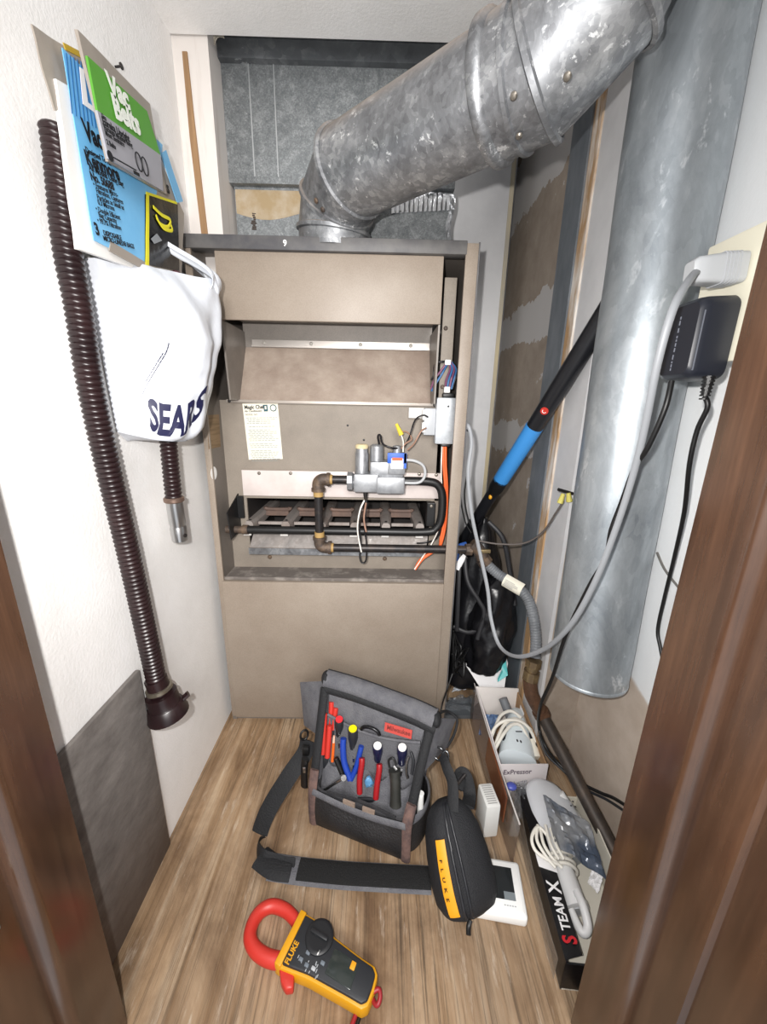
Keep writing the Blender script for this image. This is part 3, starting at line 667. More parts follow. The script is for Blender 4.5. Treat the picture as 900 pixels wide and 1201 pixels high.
# white shopping bag
BAGM = mat('white_poly_bag', 'd2d6dd', .36, spec=.5, bump=(26, .5))
SB = thing('shopping_bag', (-.38, .70, .815), 'white plastic shopping bag with navy lettering hanging on the left wall', 'bag')
def bagf(u, v, off=0):
    th = PI * u; ya = .640 - .015 * v; yb = .785 + .115 * v ** .8
    yc, yr = (ya + yb) / 2, (yb - ya) / 2
    e = min(1, v / .10); rd = math.sqrt(max(0, 1 - (1 - e) ** 2)) * .25 + .75
    q_ = max(0, (v - .5) / .5); xr = (.094 + .050 * min(v, .6)) * rd * (1 - q_ * q_ * .52 * max(0, min(1, (.62 - u) / .25)))
    s_, c_ = math.sin(th), math.cos(th)
    fold = .009 * noise.noise(V(u * 9, v * 2.5 - u * 2, 1.3)) + .0035 * math.sin(u * 26 + v * 5 + 2 * noise.noise(V(u * 3, v * 3, 8))) * (.35 + v) + .003 * noise.noise(V(u * 4, v * 9, 4))
    k = 1 + (fold + off) / .1
    x = -.4265 + xr * abs(s_) ** .75 * k
    y = yc - yr * c_ * (1 + off * 3)
    z = .815 + .262 * v + .040 * u * v + .012 * (1 - abs(s_)) * (1 - v) + .010 * noise.noise(V(u * 6, 2, 1)) * v + .03 * (u - .5) ** 2 * (1 - v)
    return V(x, y, z)
g = G(); g.sheet(lambda u, v: bagf(u, v), 90, 60, .0012); bagb = build(g, 'bag_body', BAGM, SB, 80)
g = G(); g.sheet(lambda u, v: lerp(bagf(u, .001), V(-.425, .66 + .07 * u, .818), v), 24, 4); build(g, 'bag_bottom', BAGM, SB, 80)
for (u0, up, sg) in ((.84, .045, 1), (.60, .015, -1)):
    a0 = bagf(u0, .97)
    g = G(); g.sheet(lambda u, v: V(a0.x - .06 * v ** 2 + .01 * math.sin(v * 5), a0.y - .02 + .045 * u * (1 - v * .7) + .012 * sg * v, a0.z - .012 + (up + .05) * v + .008 * math.sin(u * 8)), 10, 12, .001); build(g, 'bag_handle', BAGM, SB, 80)
MAROON = mat('maroon_plastic', '6a434a', .5)
g = G(); g.tube([(-.395, .70, 1.02), (-.385, .77, 1.085), (-.375, .805, 1.10), (-.385, .83, 1.06)], .014, 12, 6, flat=(.6, (1, 0, 0))); tag(build(g, 'maroon_tool', MAROON), 'dull maroon plastic tool showing in the mouth of the white shopping bag', 'vacuum tool')
# lettering wrapped round the bag
def bagtext(co):
    s_ = co.x
    u = .13 + s_ * 2.1; y = co.y
    return bagf(min(u, .97), .035 + y * 4.2 + .17 * max(0, (s_ - .085) / .09) ** 1.6 + .03 * max(0, (.04 - s_) / .04), .0012)
text('lettering', 'SEARS', .062, None, NAVY, bagb, fn=bagtext, bold=.035, cuts=2, thick=0)
g = G(); rr = random.Random(5)
for k0, (u0, v0, n_) in enumerate(((.10, .24, 15), (.13, .34, 9))):
    t = 0
    for k in range(n_):
        w = rr.uniform(.006, .013)
        p0 = bagf(u0 + t * 1.1, v0 + t * 2.6, .0012); p1 = bagf(u0 + (t + w * .75) * 1.1, v0 + (t + w * .75) * 2.6, .0012); d = V(.0, .0018, -.0012)
        g.poly([p0, p1, p1 + d, p0 + d], (.0003, 0, 0)); t += w * .85
tag(build(g, 'fine_print', NAVY, bagb, 0), kind='stuff')
# package of vacuum bags on the nail
PKT = thing('vacuum_bag_packet', (-0.389,0.6492,1.078), 'blue and white packet of vacuum cleaner bags hanging behind a smaller green packet', 'packet')
BLUEP = mat('light_blue_print', '6fb6e6', .35, var=('#7fc2ee', (12, 12, 12), .4, .7)); STRIPE = mat('blue_stripe_print', '2f6fae', .4); YELP = mat('mustard_print', 'b89a30', .45); YEL2 = mat('yellow_print', 'e8e02a', .45); BLKP = mat('glossy_black_print', '0d0d10', .22, bump=(30, .4))
def quad(c, nx=10, ny=10, off=0, wav=.001, seed=0):
    a, b, cc, d = [V(p) for p in c]   # BL BR TR TL
    def f(u, v):
        p = (a * (1 - u) + b * u) * (1 - v) + (d * (1 - u) + cc * u) * v
        p.x += off + wav * noise.noise(V(p.y * 30, p.z * 30, seed)); return p
    return f
def pad(cor, name, m, parent, off, th, nx=12, ny=12, wav=.001, seed=0):
    f = quad(cor, off=off, wav=wav, seed=seed); g = G(); g.sheet(lambda u, v: f(u, v), nx, ny, th); return build(g, name, m, parent, 60)
pad([(-0.378,0.5526,1.065), (-0.378,0.7751,1.091), (-0.378,0.8081,1.314), (-0.378,0.5621,1.239)], 'packet_body', mat('white_packet', 'ecebe8', .4), PKT, 0, .006)
pad([(-0.377,0.6977,1.079), (-0.377,0.8186,1.114), (-0.377,0.8563,1.228), (-0.377,0.7608,1.294)], 'side_film', TAUPEFILM, PKT, .000, .006)
pad([(-0.379,0.5545,1.205), (-0.379,0.7141,1.32), (-0.379,0.6158,1.296), (-0.379,0.5427,1.273)], 'header_film', TAUPEFILM, PKT, -.002, .002, wav=.004)
pad([(-0.376,0.6118,1.095), (-0.376,0.7448,1.095), (-0.376,0.742,1.084), (-0.376,0.6049,1.081)], 'bottom_seal', TAUPEFILM, PKT, .0005, .002)
bl = pad([(-0.376,0.5781,1.084), (-0.376,0.6987,1.09), (-0.376,0.796,1.302), (-0.376,0.5766,1.277)], 'printed_sheet', BLUEP, PKT, .0012, .001, wav=.0004)
pad([(-0.376,0.6922,1.092), (-0.376,0.8043,1.116), (-0.376,0.8261,1.229), (-0.376,0.7185,1.197)], 'black_panel', BLKP, PKT, .0022, .001, wav=.0004)
pad([(-0.376,0.7866,1.285), (-0.376,0.8268,1.232), (-0.376,0.852,1.245), (-0.376,0.8063,1.3)], 'printed_edge', BLUEP, PKT, .0015, .001, wav=.0003)
pad([(-0.376,0.721,1.198), (-0.376,0.8227,1.228), (-0.376,0.8238,1.232), (-0.376,0.722,1.202)], 'yellow_border', YEL2, PKT, .0026, .001, wav=.0003)
pad([(-0.376,0.6919,1.091), (-0.376,0.7016,1.092), (-0.376,0.7285,1.2), (-0.376,0.721,1.198)], 'yellow_border', YEL2, PKT, .0028, .001, wav=.0003)
pad([(-0.376,0.5807,1.278), (-0.376,0.623,1.295), (-0.376,0.6201,1.3), (-0.376,0.5783,1.283)], 'mustard_strip', YELP, PKT, .0022, .001, wav=.0003)
g = G()
for k in range(7):
    a = lerp((-0.3735,0.5789,1.274), (-0.3735,0.6164,1.288), k / 6); b = lerp((-0.3735,0.5723,1.213), (-0.3735,0.6147,1.223), k / 6); w = V(0, .0016, .0006)
    g.poly([a, a + w, b + w, b], (.0003, 0, 0))
tag(build(g, 'dark_stripe', STRIPE, bl, 0), kind='stuff')
g = G(); g.poly([(-0.373,0.5997,1.275), (-0.373,0.6071,1.277), (-0.373,0.6059,1.244), (-0.373,0.6216,1.247), (-0.373,0.6218,1.241), (-0.373,0.5952,1.236)], (.0004, 0, 0)); build(g, 'white_shape', PAPER, bl, 0)
tx = V((-0.374,0.7966,1.232)) - V((-0.374,0.5845,1.189)); ty = V((-0.374,0.5793,1.268)) - V((-0.374,0.573,1.081))
def ptext(s_, p, size, bold=.0, sx=.9, m=INK): text('lettering', s_, size, basis(V(p) + V(.0032, 0, 0), tx, ty), m, bl, bold=bold, sx=sx)
ptext('Vacuum Bags', (-0.376,0.5911,1.198), .0290, .035, .80)
for s_, p, sz, b_ in (('Designed To Fit', (-0.376,0.5872,1.183), .0085, .02), ('Kenmore', (-0.376,0.5852,1.17), .0200, .035), ('All Models Using Bag', (-0.376,0.5883,1.165), .0095, .02), ('No. 50688', (-0.376,0.5888,1.155), .0125, .035),
    ('\u2022 Features Micro-', (-0.376,0.5918,1.149), .0082, .01), ('  Filtration, Captures', (-0.376,0.5917,1.143), .0082, .01), ('  Particles as Small as', (-0.376,0.5915,1.136), .0082, .01), ('  0.3 Microns', (-0.376,0.5914,1.13), .0082, .01),
    ('\u2022 Double Efficient', (-0.376,0.5892,1.121), .0082, .01), ('  Bag Capacity', (-0.376,0.589,1.115), .0082, .01), ('\u2022 99.7% Filtration', (-0.376,0.5889,1.108), .0082, .01),
    ('3', (-0.376,0.5816,1.092), .0185, .04), ('DISPOSABLE', (-0.376,0.5974,1.097), .0082, .02), ('MICRO-LINED\u00ae BAGS', (-0.376,0.5955,1.09), .0082, .02)): ptext(s_, p, sz, b_)
g = G()
g.tube([(-0.372,0.7348,1.187), (-0.372,0.7599,1.186), (-0.372,0.7881,1.19), (-0.372,0.776,1.175), (-0.372,0.7508,1.17), (-0.372,0.74,1.178)], .0028, 6, 5, flat=(.3, (1, 0, 0)))
g.tube([(-0.372,0.7415,1.174), (-0.372,0.7603,1.167), (-0.372,0.7903,1.175), (-0.372,0.7867,1.184)], .0026, 6, 5, flat=(.3, (1, 0, 0)))
build(g, 'yellow_script', YEL2, bl, 60)
g = G(); g.poly([(-0.372,0.7147,1.135), (-0.372,0.7355,1.15), (-0.372,0.7498,1.145), (-0.372,0.7234,1.131)], (.0004, 0, 0)); build(g, 'grey_emblem', mat('grey_print', '8f9499', .4), bl, 0)
text('lettering', 's', .024, basis(V((-0.376,0.7891,1.231)) + V(.0036, 0, 0), tx, ty), INK, bl, bold=.03)
# green packet of belts
GP = thing('belt_packet', (-0.355,0.65,1.18), 'green and grey packet of vacuum belts pinned in front of the blue packet', 'packet')
pad([(-0.356,0.6041,1.182), (-0.356,0.7493,1.211), (-0.356,0.73,1.318), (-0.356,0.5797,1.296)], 'packet_film', TAUPEFILM, GP, 0, .004, wav=.0015)
gr = pad([(-0.353,0.5895,1.226), (-0.353,0.7378,1.258), (-0.353,0.7112,1.298), (-0.353,0.585,1.276)], 'green_card', mat('green_print', '579a36', .35), GP, .0008, .003, wav=.0004)
gy = pad([(-0.353,0.5983,1.182), (-0.353,0.7329,1.208), (-0.353,0.7378,1.258), (-0.353,0.588,1.226)], 'grey_card', mat('grey_card_print', '9b9ba2', .35), GP, .0010, .003, wav=.0004)
gx = V((-0.353,0.7378,1.258)) - V((-0.353,0.5895,1.226)); gyv = V((-0.353,0.585,1.276)) - V((-0.353,0.5895,1.226))
def gtext(s_, p, size, m, parent, bold=0, sx=.9): text('lettering', s_, size, basis(V(p) + V(.003, 0, 0), gx, gyv), m, parent, bold=bold, sx=sx)
LT = mat('pale_print', 'e6ebe2', .4)
gtext('Vac', (-0.353,0.6182,1.261), .030, LT, gr, .045, 1.0); gtext('Belts', (-0.353,0.6226,1.24), .032, LT, gr, .045, .95)
for s_, p, sz, b_ in (('Fits', (-0.353,0.5927,1.221), .007, .02), ('Eureka Upright', (-0.353,0.5927,1.215), .0105, .03), ('Vacuum Models using', (-0.353,0.5929,1.21), .0080, .02), ('Most Sanitaire', (-0.353,0.5947,1.205), .0078, .02), ('2 Belts', (-0.353,0.5954,1.196), .0075, .03)): gtext(s_, p, sz, INK, gy, b_)
g = G()
for c_ in ((-0.349,0.664,1.212), (-0.349,0.679,1.214)):
    M = basis(c_, gx, gyv); g.tube([M @ V(.0075 * math.cos(t * PI / 8), .0105 * math.sin(t * PI / 8), .0) for t in range(16)], .0009, 6, 1, True)
build(g, 'belt_drawing', INK, gy, 60)
g = G(); M = basis(V((-0.349,0.5959,1.184)), gx, gyv); g.lathe([(.0055, 0), (.0055, .0008)], M @ V(0, 0, 0), (1, 0, 0), 14); g.bb((.008, .000, -.0006), (.060, .0014, .0003), M=M); g.bb((.052, -.005, -.0006), (.066, -.001, .0003), M=M); build(g, 'print_marks', INK, gy, 0)
nq = V((-0.4265,0.776,1.391))
g = G(); g.cyl(nq, nq + V(.009, 0, .001), .0016, n=8); g.cyl(nq + V(.009, 0, .001), nq + V(.011, 0, .0012), .0045, n=10); tag(build(g, 'nail', IRON), 'dark nail in the left wall that holds up the hanging packets', 'nail')

# ------------------------------------------------------------------ tool bag on the floor
TM = Matrix(((.94, .341, 0, -.131), (-.341, .94, 0, .631), (0, 0, 1, 0), (0, 0, 0, 1)))
def T(a, b, z): return TM @ V(a, b, z)
TB = thing('tool_bag', T(.103, .07, 0), 'open grey and black tool bag full of hand tools standing on the floor', 'tool bag')
BW = .212
def rrect(x0, x1, y0, y1, r, n=5):
    out = []
    for cx, cy, a0 in ((x1 - r, y0 + r, -PI / 2), (x1 - r, y1 - r, 0), (x0 + r, y1 - r, PI / 2), (x0 + r, y0 + r, PI)):
        for k in range(n + 1): a = a0 + PI / 2 * k / n; out.append((cx + r * math.cos(a), cy + r * math.sin(a)))
    return out
g = G(); rings = []
for z, e in ((.0, -.008), (.004, -.002), (.03, .003), (.07, .002), (.098, 0), (.100, -.003), (.088, -.006), (.02, -.006)):
    rings.append([T(x, y, z) for x, y in rrect(-e, BW + e, -e, .135 + e, .022)])
g.faces_new(rings, True, True); tb = build(g, 'bag_base', DGREYCLOTH, TB, 50)
# front pocket: black ballistic panel with grey binding
PANEL = mat('ballistic_black', '1b1a1b', .6, var=('#2b292a', (14, 14, 14), .4, .75), bump=(240, .4))
def fpk(u, v):
    a = .004 + u * (BW - .008); sag = .010 * math.sin(PI * u); b = -.006 - .014 * math.sin(PI * min(1, v * 1.1)) * math.sin(PI * u) ** .5
    return T(a, b, .006 + v * (.092 - sag))
g = G(); g.sheet(fpk, 24, 10, .004); fp = build(g, 'front_pocket', PANEL, TB, 60)
g = G(); g.tube([V(fpk(u / 12, 1)) + V(0, -.001, 0) for u in range(13)], .0075, 8, 3, flat=(.35, (-.3, -.9, .2))); build(g, 'pocket_binding', GREYCLOTH, fp, 60)
g = G(); g.sheet(lambda u, v: T(.035 + u * .15, -.002 + .006 * math.sin(PI * u), .060 + v * .046), 8, 3, .003); build(g, 'inner_pocket', DGREYCLOTH, TB, 60)
for a_ in (.075, .118):
    g = G(); g.box(T(a_ + .012, -.004, .098), (.026, .004, .014), TM.to_3x3().to_4x4() if False else None); bmesh.ops.rotate(g.bm, cent=T(a_ + .012, -.004, .098), matrix=Matrix.Rotation(-.348, 3, 'Z'), verts=g.bm.verts); build(g, 'worn_tab', mat('worn_tan_cloth', '8b7a6d', .9, bump=(200, .5)), TB)
# side pockets with grey bindings
for sd, a_ in ((-1, 0), (1, BW)):
    def spk(u, v, sd=sd, a_=a_):
        b = .012 + u * .105; bul = .026 * math.sin(PI * u) ** .7 * (.8 + .2 * math.sin(PI * v))
        return T(a_ + sd * (.004 + bul), b, .008 + v * (.098 if sd < 0 else .085))
    g = G(); g.sheet(spk, 16, 8, .003); sp = build(g, 'side_pocket', PANEL, TB, 60)
    g = G(); g.tube([spk(u / 10, 1) for u in range(11)], .008, 8, 3, flat=(.35, (sd * .9, -.3, .2))); build(g, 'pocket_binding', GREYCLOTH, sp, 60)
# worn front corners
LEATHER = mat('worn_leather', '6f5750', .85, var=('#45393a', (50, 50, 30), .4, .7), bump=(120, .5))
for a_ in (.002, BW - .002):
    g = G(); g.tube([T(a_, -.004, .005), T(a_, -.006, .05), T(a_, -.003, .1), T(a_ + (.004 if a_ > .1 else -.002), .012, .135)], .010, 8, 5, flat=(.5, (-.3, -.9, 0))); build(g, 'corner_binding', LEATHER, TB, 60)
zt = lambda a: .283 - .10 * max(a, 0)
# side walls and back
for a0, a1 in ((.0, -.014), (BW, BW + .016)):
    g = G(); g.poly([T(a0, .004, .095), T(a0, .132, .095), T(a1, .130, zt(a1)), T(a1, .094, zt(a1))], TM.to_3x3() @ V(.004 if a0 == 0 else -.004, 0, 0)); build(g, 'side_wall', GREYCLOTH, TB, 30)
    g = G(); g.tube([T(a0, .004, .100), T(lerp((a0, 0, 0), (a1, 0, 0), .5).x, .048, .192), T(a1, .090, zt(a1) - .006)], .0095, 8, 6, flat=(.45, (-.2, -.8, .5))); build(g, 'zip_edge', SOFTBLACK, TB, 60)
g = G(); g.sheet(lambda u, v: T(-.014 * v + u * (BW + .030 * v), .130 + .006 * math.sin(PI * u), .0 + v * (zt(u * BW) - .004)), 14, 8, .006); build(g, 'back_panel', GREYCLOTH, TB, 60)
# folded-back lid across the top with dark piping
g = G(); tl = [T(-.018, .108, zt(0) + .004), T(.05, .110, zt(.05) + .006), T(.12, .110, zt(.12) + .006), T(.19, .108, zt(.19) + .006), T(BW + .022, .104, zt(.21) + .002)]
g.tube(tl, .021, 14, 6, flat=(.75, (0, -.35, .9))); lid = build(g, 'rolled_lid', GREYCLOTH, TB, 60)
g = G(); g.tube([V(p) + V(.003, .010, .013) for p in tl], .0035, 8, 6); build(g, 'lid_piping', SOFTBLACK, lid, 60)
g = G(); g.tube([V(p) + V(-.003, -.019, -.012) for p in tl], .009, 8, 6, flat=(.5, (-.2, -.8, .4))); build(g, 'lid_zip', SOFTBLACK, lid, 60)
for p in (tl[0], tl[-1]):
    g = G(); g.ball(V(p), (.012, .020, .016), 12); build(g, 'lid_corner', SOFTBLACK, lid, 60)
# organiser panel with tiers of pockets
ob = lambda z, off=0: .045 + .3 * (z - .1) - off
g = G(); g.sheet(lambda u, v: T(-.008 * v + .004 + u * (BW - .008 + .016 * v), ob(.03 + v * .235), .03 + v * .235), 12, 10, .004); org_ = build(g, 'organiser_panel', GREYCLOTH, TB, 60)
g = G(); g.sheet(lambda u, v: T(.002 + u * (BW - .002), ob(.14 + v * .08, .006 + .006 * math.sin(PI * u)), .14 + v * (.085 - .012 * math.sin(PI * u))), 16, 6, .003); ut = build(g, 'upper_tier', mat('mid_grey_nylon', '58585c', .85, bump=(350, .5)), org_, 60)
g = G(); g.tube([T(.002 + u / 12 * (BW - .002), ob(.225, .010 + .006 * math.sin(PI * u / 12)), .225 - .012 * math.sin(PI * u / 12)) for u in range(13)], .003, 8, 3); build(g, 'tier_binding', GREYCLOTH, ut, 60)
g = G(); g.sheet(lambda u, v: T(.006 + u * (BW - .012), ob(.05 + v * .1, .012 + .010 * abs(math.sin(PI * u * 4))), .05 + v * (.095 - .018 * abs(math.sin(PI * u * 4)))), 48, 6, .003); build(g, 'lower_tier', GREYCLOTH, org_, 60)
la = V((0.0196,0.6452,0.2356)); lx = TM.to_3x3() @ V(1, 0, 0); lz = TM.to_3x3() @ V(0, .3, 1)
ML = basis(la, lx, lz)
g = G(); g.bb((0, 0, 0), (.058, .018, .0015), M=ML); rl = build(g, 'red_label', mat('red_tag', 'b5423a', .7), ut, 0)
text('lettering', 'Milwaukee', .0130, ML @ Matrix.Translation((.005, .0055, .0018)), mat('faded_tag_print', '6e2622', .7), rl, bold=.02, sx=.9)
ra = T(.105, ob(.225, .016), .222)
g = G(); g.tube([ra + lx * (.020 * math.cos(PI * k / 8)) + V(0, -.003, .012 * math.sin(PI * k / 8)) for k in range(9)], .0038, 8, 3); build(g, 'grip_ring', mat('black_chrome', '2a2a2c', .25, .7), ut, 60)
# flaps at the two sides
def wing(name, pts, m):
    a, b, c, d = [V(p) for p in pts]
    g = G(); g.sheet(lambda u, v: (a * (1 - u) + b * u) * (1 - v) + (d * (1 - u) + c * u) * v + V(0, -.008 * math.sin(PI * u) * math.sin(PI * v), .012 * math.sin(PI * v) * u), 10, 8, .003)
    return build(g, name, m, TB, 60)
w1 = wing('side_flap', [T(BW + .008, .05, .165), (0.1638,0.69,0.147), (0.19,0.73,0.1861), T(BW + .018, .106, .262)], GREYCLOTH)
g = G(); g.tube([T(BW + .018, .108, .264), (0.1633,0.732,0.2056), (0.1894,0.728,0.1881), (0.1814,0.708,0.1644), (0.1616,0.688,0.1467)], .0032, 8, 6); build(g, 'flap_piping', SOFTBLACK, w1, 60)
wing('side_flap', [T(-.004, .06, .17), (-0.1692,0.76,0.1359), (-0.184,0.8,0.2251), T(-.016, .115, .275)], GREYCLOTH)
# rings and hardware
def ring(name, c, ax, R_, r, parent, m=IRON):
    M = frame_to(ax); M.translation = V(c); g = G(); g.tube([M @ V(R_ * math.cos(t * PI / 8), R_ * 1.3 * math.sin(t * PI / 8), 0) for t in range(16)], r, 8, 1, True); return build(g, name, m, parent, 60)
CHROME = mat('dark_chrome', '77787a', .25, .95)
ring('d_ring', (0.1362,0.645,0.1769), (-.5, -.8, .2), .011, .0022, TB, CHROME)
ring('d_ring', (-0.1588,0.7,0.1668), (.5, -.8, .1), .009, .0025, TB, BLACK)
# strap webbing and pad
g = G(); g.tube([(-0.1516,0.7,0.1525), (-0.1584,0.69,0.1247), (-0.1895,0.66,0.0913), (-0.2289,0.628,0.0347), (-0.2434,0.6,-0.0065), (-0.225,0.5549,0.012), (-0.1938,0.545,0.009), (-0.1533,0.5359,0.01)], .019, 10, 8, flat=(.09, (-.25, -.75, .45))); st = build(g, 'strap_webbing', SOFTBLACK, TB, 60)
pc = [(-0.1999,0.5427,0.008), (-0.1449,0.5351,0.009), (-0.0613,0.5283,0.009), (0.0211,0.5243,0.009), (0.1111,0.5204,0.009)]
g = G(); g.tube(pc, .024, 12, 6, flat=(.22, (0, 0, 1))); pad_ = build(g, 'strap_pad', GREYCLOTH, TB, 60)
g = G(); g.tube([V(p) + V(0, .001, .0035) for p in pc[1:]], .0195, 12, 6, flat=(.2, (0, 0, 1))); build(g, 'pad_top', mat('black_fleece', '121213', .9, bump=(400, .6)), pad_, 60)
g = G(); g.tube([(-0.2254,0.5564,0.012), (-0.1915,0.5376,0.014), (-0.1575,0.5334,0.014)], .0215, 10, 5, flat=(.3, (0, 0, 1))); build(g, 'strap_loop', SOFTBLACK, pad_, 60)
g = G(); g.box(V((-0.1531,0.685,0.1398)), (.016, .012, .022), None, .003); build(g, 'strap_clip', BLACK, st, 40)
# ------------------------------------------------------------------ tools in the bag
def grip(g, p0, p1, r, bend=(0, 0, 0), flat=None, n=10):
    p0, p1 = V(p0), V(p1); mid = (p0 + p1) / 2 + V(bend)
    g.tube([p0, p0.lerp(mid, .12), mid, p1.lerp(mid, .2), p1], r, n, 5, rf=lambda t: r * (.55 + .45 * min(1, t * 9)) if t < .12 else r, flat=flat)
def pliers(name, label, h1, h2, m, foot):
    t = thing(name, foot, label, 'pliers')
    for (a, b) in (h1, h2):
        g = G(); grip(g, a, b, .0060); build(g, 'handle', m, t, 60)
    g = G(); mid = (V(h1[1]) + V(h2[1])) / 2; g.box((mid + V(foot)) / 2, (.012, .006, (mid - V(foot)).length), None, .002); build(g, 'jaws', CHAR, t)
    return t
pliers('pliers', 'orange-red handled pliers at the left edge of the tool bag, front pair', ((-0.1114,0.6993,0.2262), (-0.1134,0.6735,0.1432)), ((-0.0984,0.683,0.2101), (-0.1027,0.6637,0.1447)), RED, (-0.1052,0.6629,0.1126))
pliers('pliers', 'orange-red handled pliers standing behind the front red pair in the tool bag', ((-0.0978,0.7133,0.2456), (-0.0984,0.6965,0.1991)), ((-0.0875,0.7056,0.2366), (-0.0921,0.6895,0.1875)), RED, (-0.0933,0.6783,0.1477))
def screwdriver(label, top, bot, r, mh, mc, name='screwdriver', cap=.8):
    top, bot = V(top), V(bot); ax = (bot - top).normalized(); L_ = (bot - top).length
    face = (V(0, 0, .885) - top).normalized(); ax = (ax - face * .55).normalized() * 1.0; ax = (bot - top - face * .028).normalized()
    t = thing(name, bot, label, 'screwdriver'); g = G()
    g.lathe([(r * .82, 0), (r * .98, .004), (r, L_ * .35), (r * .8, L_ * .6), (r * .9, L_ * .85), (r * .6, L_)], top, ax, 12); h = build(g, 'handle', mh, t, 40)
    g = G(); g.lathe([(r * cap, -.0022), (r * cap * 1.02, .0005), (r * cap, .002)], top, ax, 18); build(g, 'end_cap', mc, h, 40)
    g = G(); g.cyl(bot - ax * .003, bot + ax * .035, .0028, n=8); build(g, 'shaft', STEEL, t)
    return t
screwdriver('screwdriver with black handle and red end cap in the tool bag', (-0.0774,0.6795,0.2296), (-0.0771,0.6705,0.1749), 0.0098, CHAR, mat('coral_red_cap', 'e8343c', .4))
screwdriver('screwdriver with black handle and bright yellow end cap in the tool bag', (-0.0469,0.6636,0.2209), (-0.0445,0.6519,0.1538), .0108, CHAR, BRIGHTY)
screwdriver('left one of the two navy nut drivers with white end caps in the tool bag', (0.006,0.6354,0.2062), (0.0086,0.631,0.1553), .0106, NAVYP, WHITE, 'nut_driver', .78)
screwdriver('right one of the two navy nut drivers with white end caps in the tool bag', (0.056,0.621,0.2178), (0.0557,0.6165,0.1635), .0106, NAVYP, WHITE, 'nut_driver', .78)
t = thing('scribe', (-0.0915,0.6617,0.1377), 'slim orange screwdriver with a pale tip between red pliers and blue pliers', 'screwdriver')
g = G(); g.cyl((-0.0892,0.6711,0.1764), (-0.0915,0.6611,0.136), .0030, .0034, 8); build(g, 'handle', ORANGE, t)
g = G(); g.cyl((-0.0884,0.6745,0.1913), (-0.0892,0.6711,0.1764), .0022, .0026, 8); build(g, 'pale_tip', mat('peach_plastic', 'e8b9a0', .5), t)
t = thing('blue_pliers', (-0.0528,0.6384,0.1089), 'blue handled pliers below the red and yellow capped screwdrivers', 'pliers')
g = G(); g.tube([(-0.0672,0.6647,0.1948), (-0.0677,0.6586,0.1784), (-0.0643,0.6487,0.148), (-0.0507,0.6359,0.1167)], .0068, 10, 6); build(g, 'handle', BLUE, t, 60)
g = G(); g.tube([(-0.0282,0.6525,0.1876), (-0.0315,0.6478,0.1723), (-0.0384,0.6418,0.1424), (-0.0491,0.6378,0.1144)], .0058, 10, 6); build(g, 'handle', BLUE, t, 60)
t = thing('red_pliers', (-0.0154,0.6155,0.0863), 'dark red handled pliers standing at the centre of the tool bag', 'pliers')
g = G(); g.tube([(-0.0265,0.6367,0.1733), (-0.0262,0.6314,0.1636), (-0.0302,0.6237,0.1316), (-0.0298,0.6167,0.1034)], .0062, 10, 6); build(g, 'handle', DKRED, t, 60)
g = G(); g.tube([(0.0101,0.6233,0.173), (0.0102,0.6181,0.1635), (0.0063,0.6111,0.1336), (0.0042,0.6048,0.1049)], .0062, 10, 6); build(g, 'handle', DKRED, t, 60)
g = G(); g.box((-0.0117,0.6116,0.0914), (.045, .006, .010), None, .002); build(g, 'jaws', CHAR, t)
t = thing('wrench', (-0.1086,0.6418,0.0758), 'small bright steel wrench lying slanted at the lower left inside the tool bag', 'wrench')
g = G(); g.cyl((-0.0665,0.6314,0.1244), (-0.1117,0.638,0.0805), .0026, n=8); build(g, 'shaft', STEEL, t)
g = G(); g.lathe([(.006, -.006), (.006, .006)], (-0.0656,0.6309,0.1273), (.3, -.7, .6), 12); build(g, 'socket_head', STEEL, t)
t = thing('black_driver', (-0.0697,0.6451,0.1172), 'small black handled driver leaning below the orange screwdriver', 'screwdriver')
g = G(); grip(g, (-0.0831,0.6549,0.1525), (-0.0677,0.6436,0.1214), .0058); build(g, 'handle', BLACK, t, 60)
t = thing('holstered_tool', (0.0444,0.5967,0.102), 'stout black tool in a worn holster at right of the two dark red handles', 'tool')
g = G(); g.tube([(0.0413,0.6115,0.1714), (0.0433,0.6007,0.1466), (0.044,0.5898,0.1065)], .0125, 14, 6, rf=lambda q: .0125 - .002 * math.sin(q * 3)); build(g, 'holster_body', mat('worn_black_leather', '2a2b28', .5, var=('#3c3c38', (40, 40, 40), .45, .75)), t, 60)
g = G(); g.tube([(0.0309,0.6142,0.1748), (0.029,0.6189,0.1872), (0.0375,0.6182,0.1946), (0.0445,0.6122,0.1839)], .0022, 8, 5); build(g, 'wrist_loop', BLACK, t, 60)
g = G(); g.cyl((0.0391,0.6084,0.186), (0.0451,0.6046,0.1807), .003, n=8); build(g, 'steel_clip', STEEL, t)
t = thing('hand_tool', (0.0673,0.6047,0.1598), 'tool with a curved silver handle beside the right white-capped driver', 'tool')
g = G(); g.tube([(0.0694,0.6107,0.2075), (0.0653,0.6062,0.1953), (0.0647,0.602,0.1784), (0.0675,0.5993,0.1663)], .0026, 8, 6, flat=(1.6, (-.3, -.8, .3))); build(g, 'handle', STEEL, t, 60)
g = G(); g.tube([(0.073,0.6155,0.2131), (0.078,0.6075,0.2005), (0.0751,0.6009,0.1732)], .0028, 8, 6); build(g, 'handle', CHAR, t, 60)
g = G(); g.ball((-0.0105,0.6208,0.1284), (.009, .006, .013), 14); bmesh.ops.transform(g.bm, matrix=Matrix.Identity(4), verts=g.bm.verts)
for v in g.bm.verts: v.co += V(noise.noise(v.co * 160), noise.noise(v.co * 160 + V(3, 3, 3)), 0) * .004
tag(build(g, 'blue_wrapper', mat('glossy_blue_film', '5b8fb8', .2, bump=(90, .7)), None, 40), 'crumpled pale blue wrapper between the two dark red handles', 'wrapper')
t = thing('marker', (0.0968,0.6,0.0678), 'white capped marker in the right side pocket of the tool bag', 'marker')
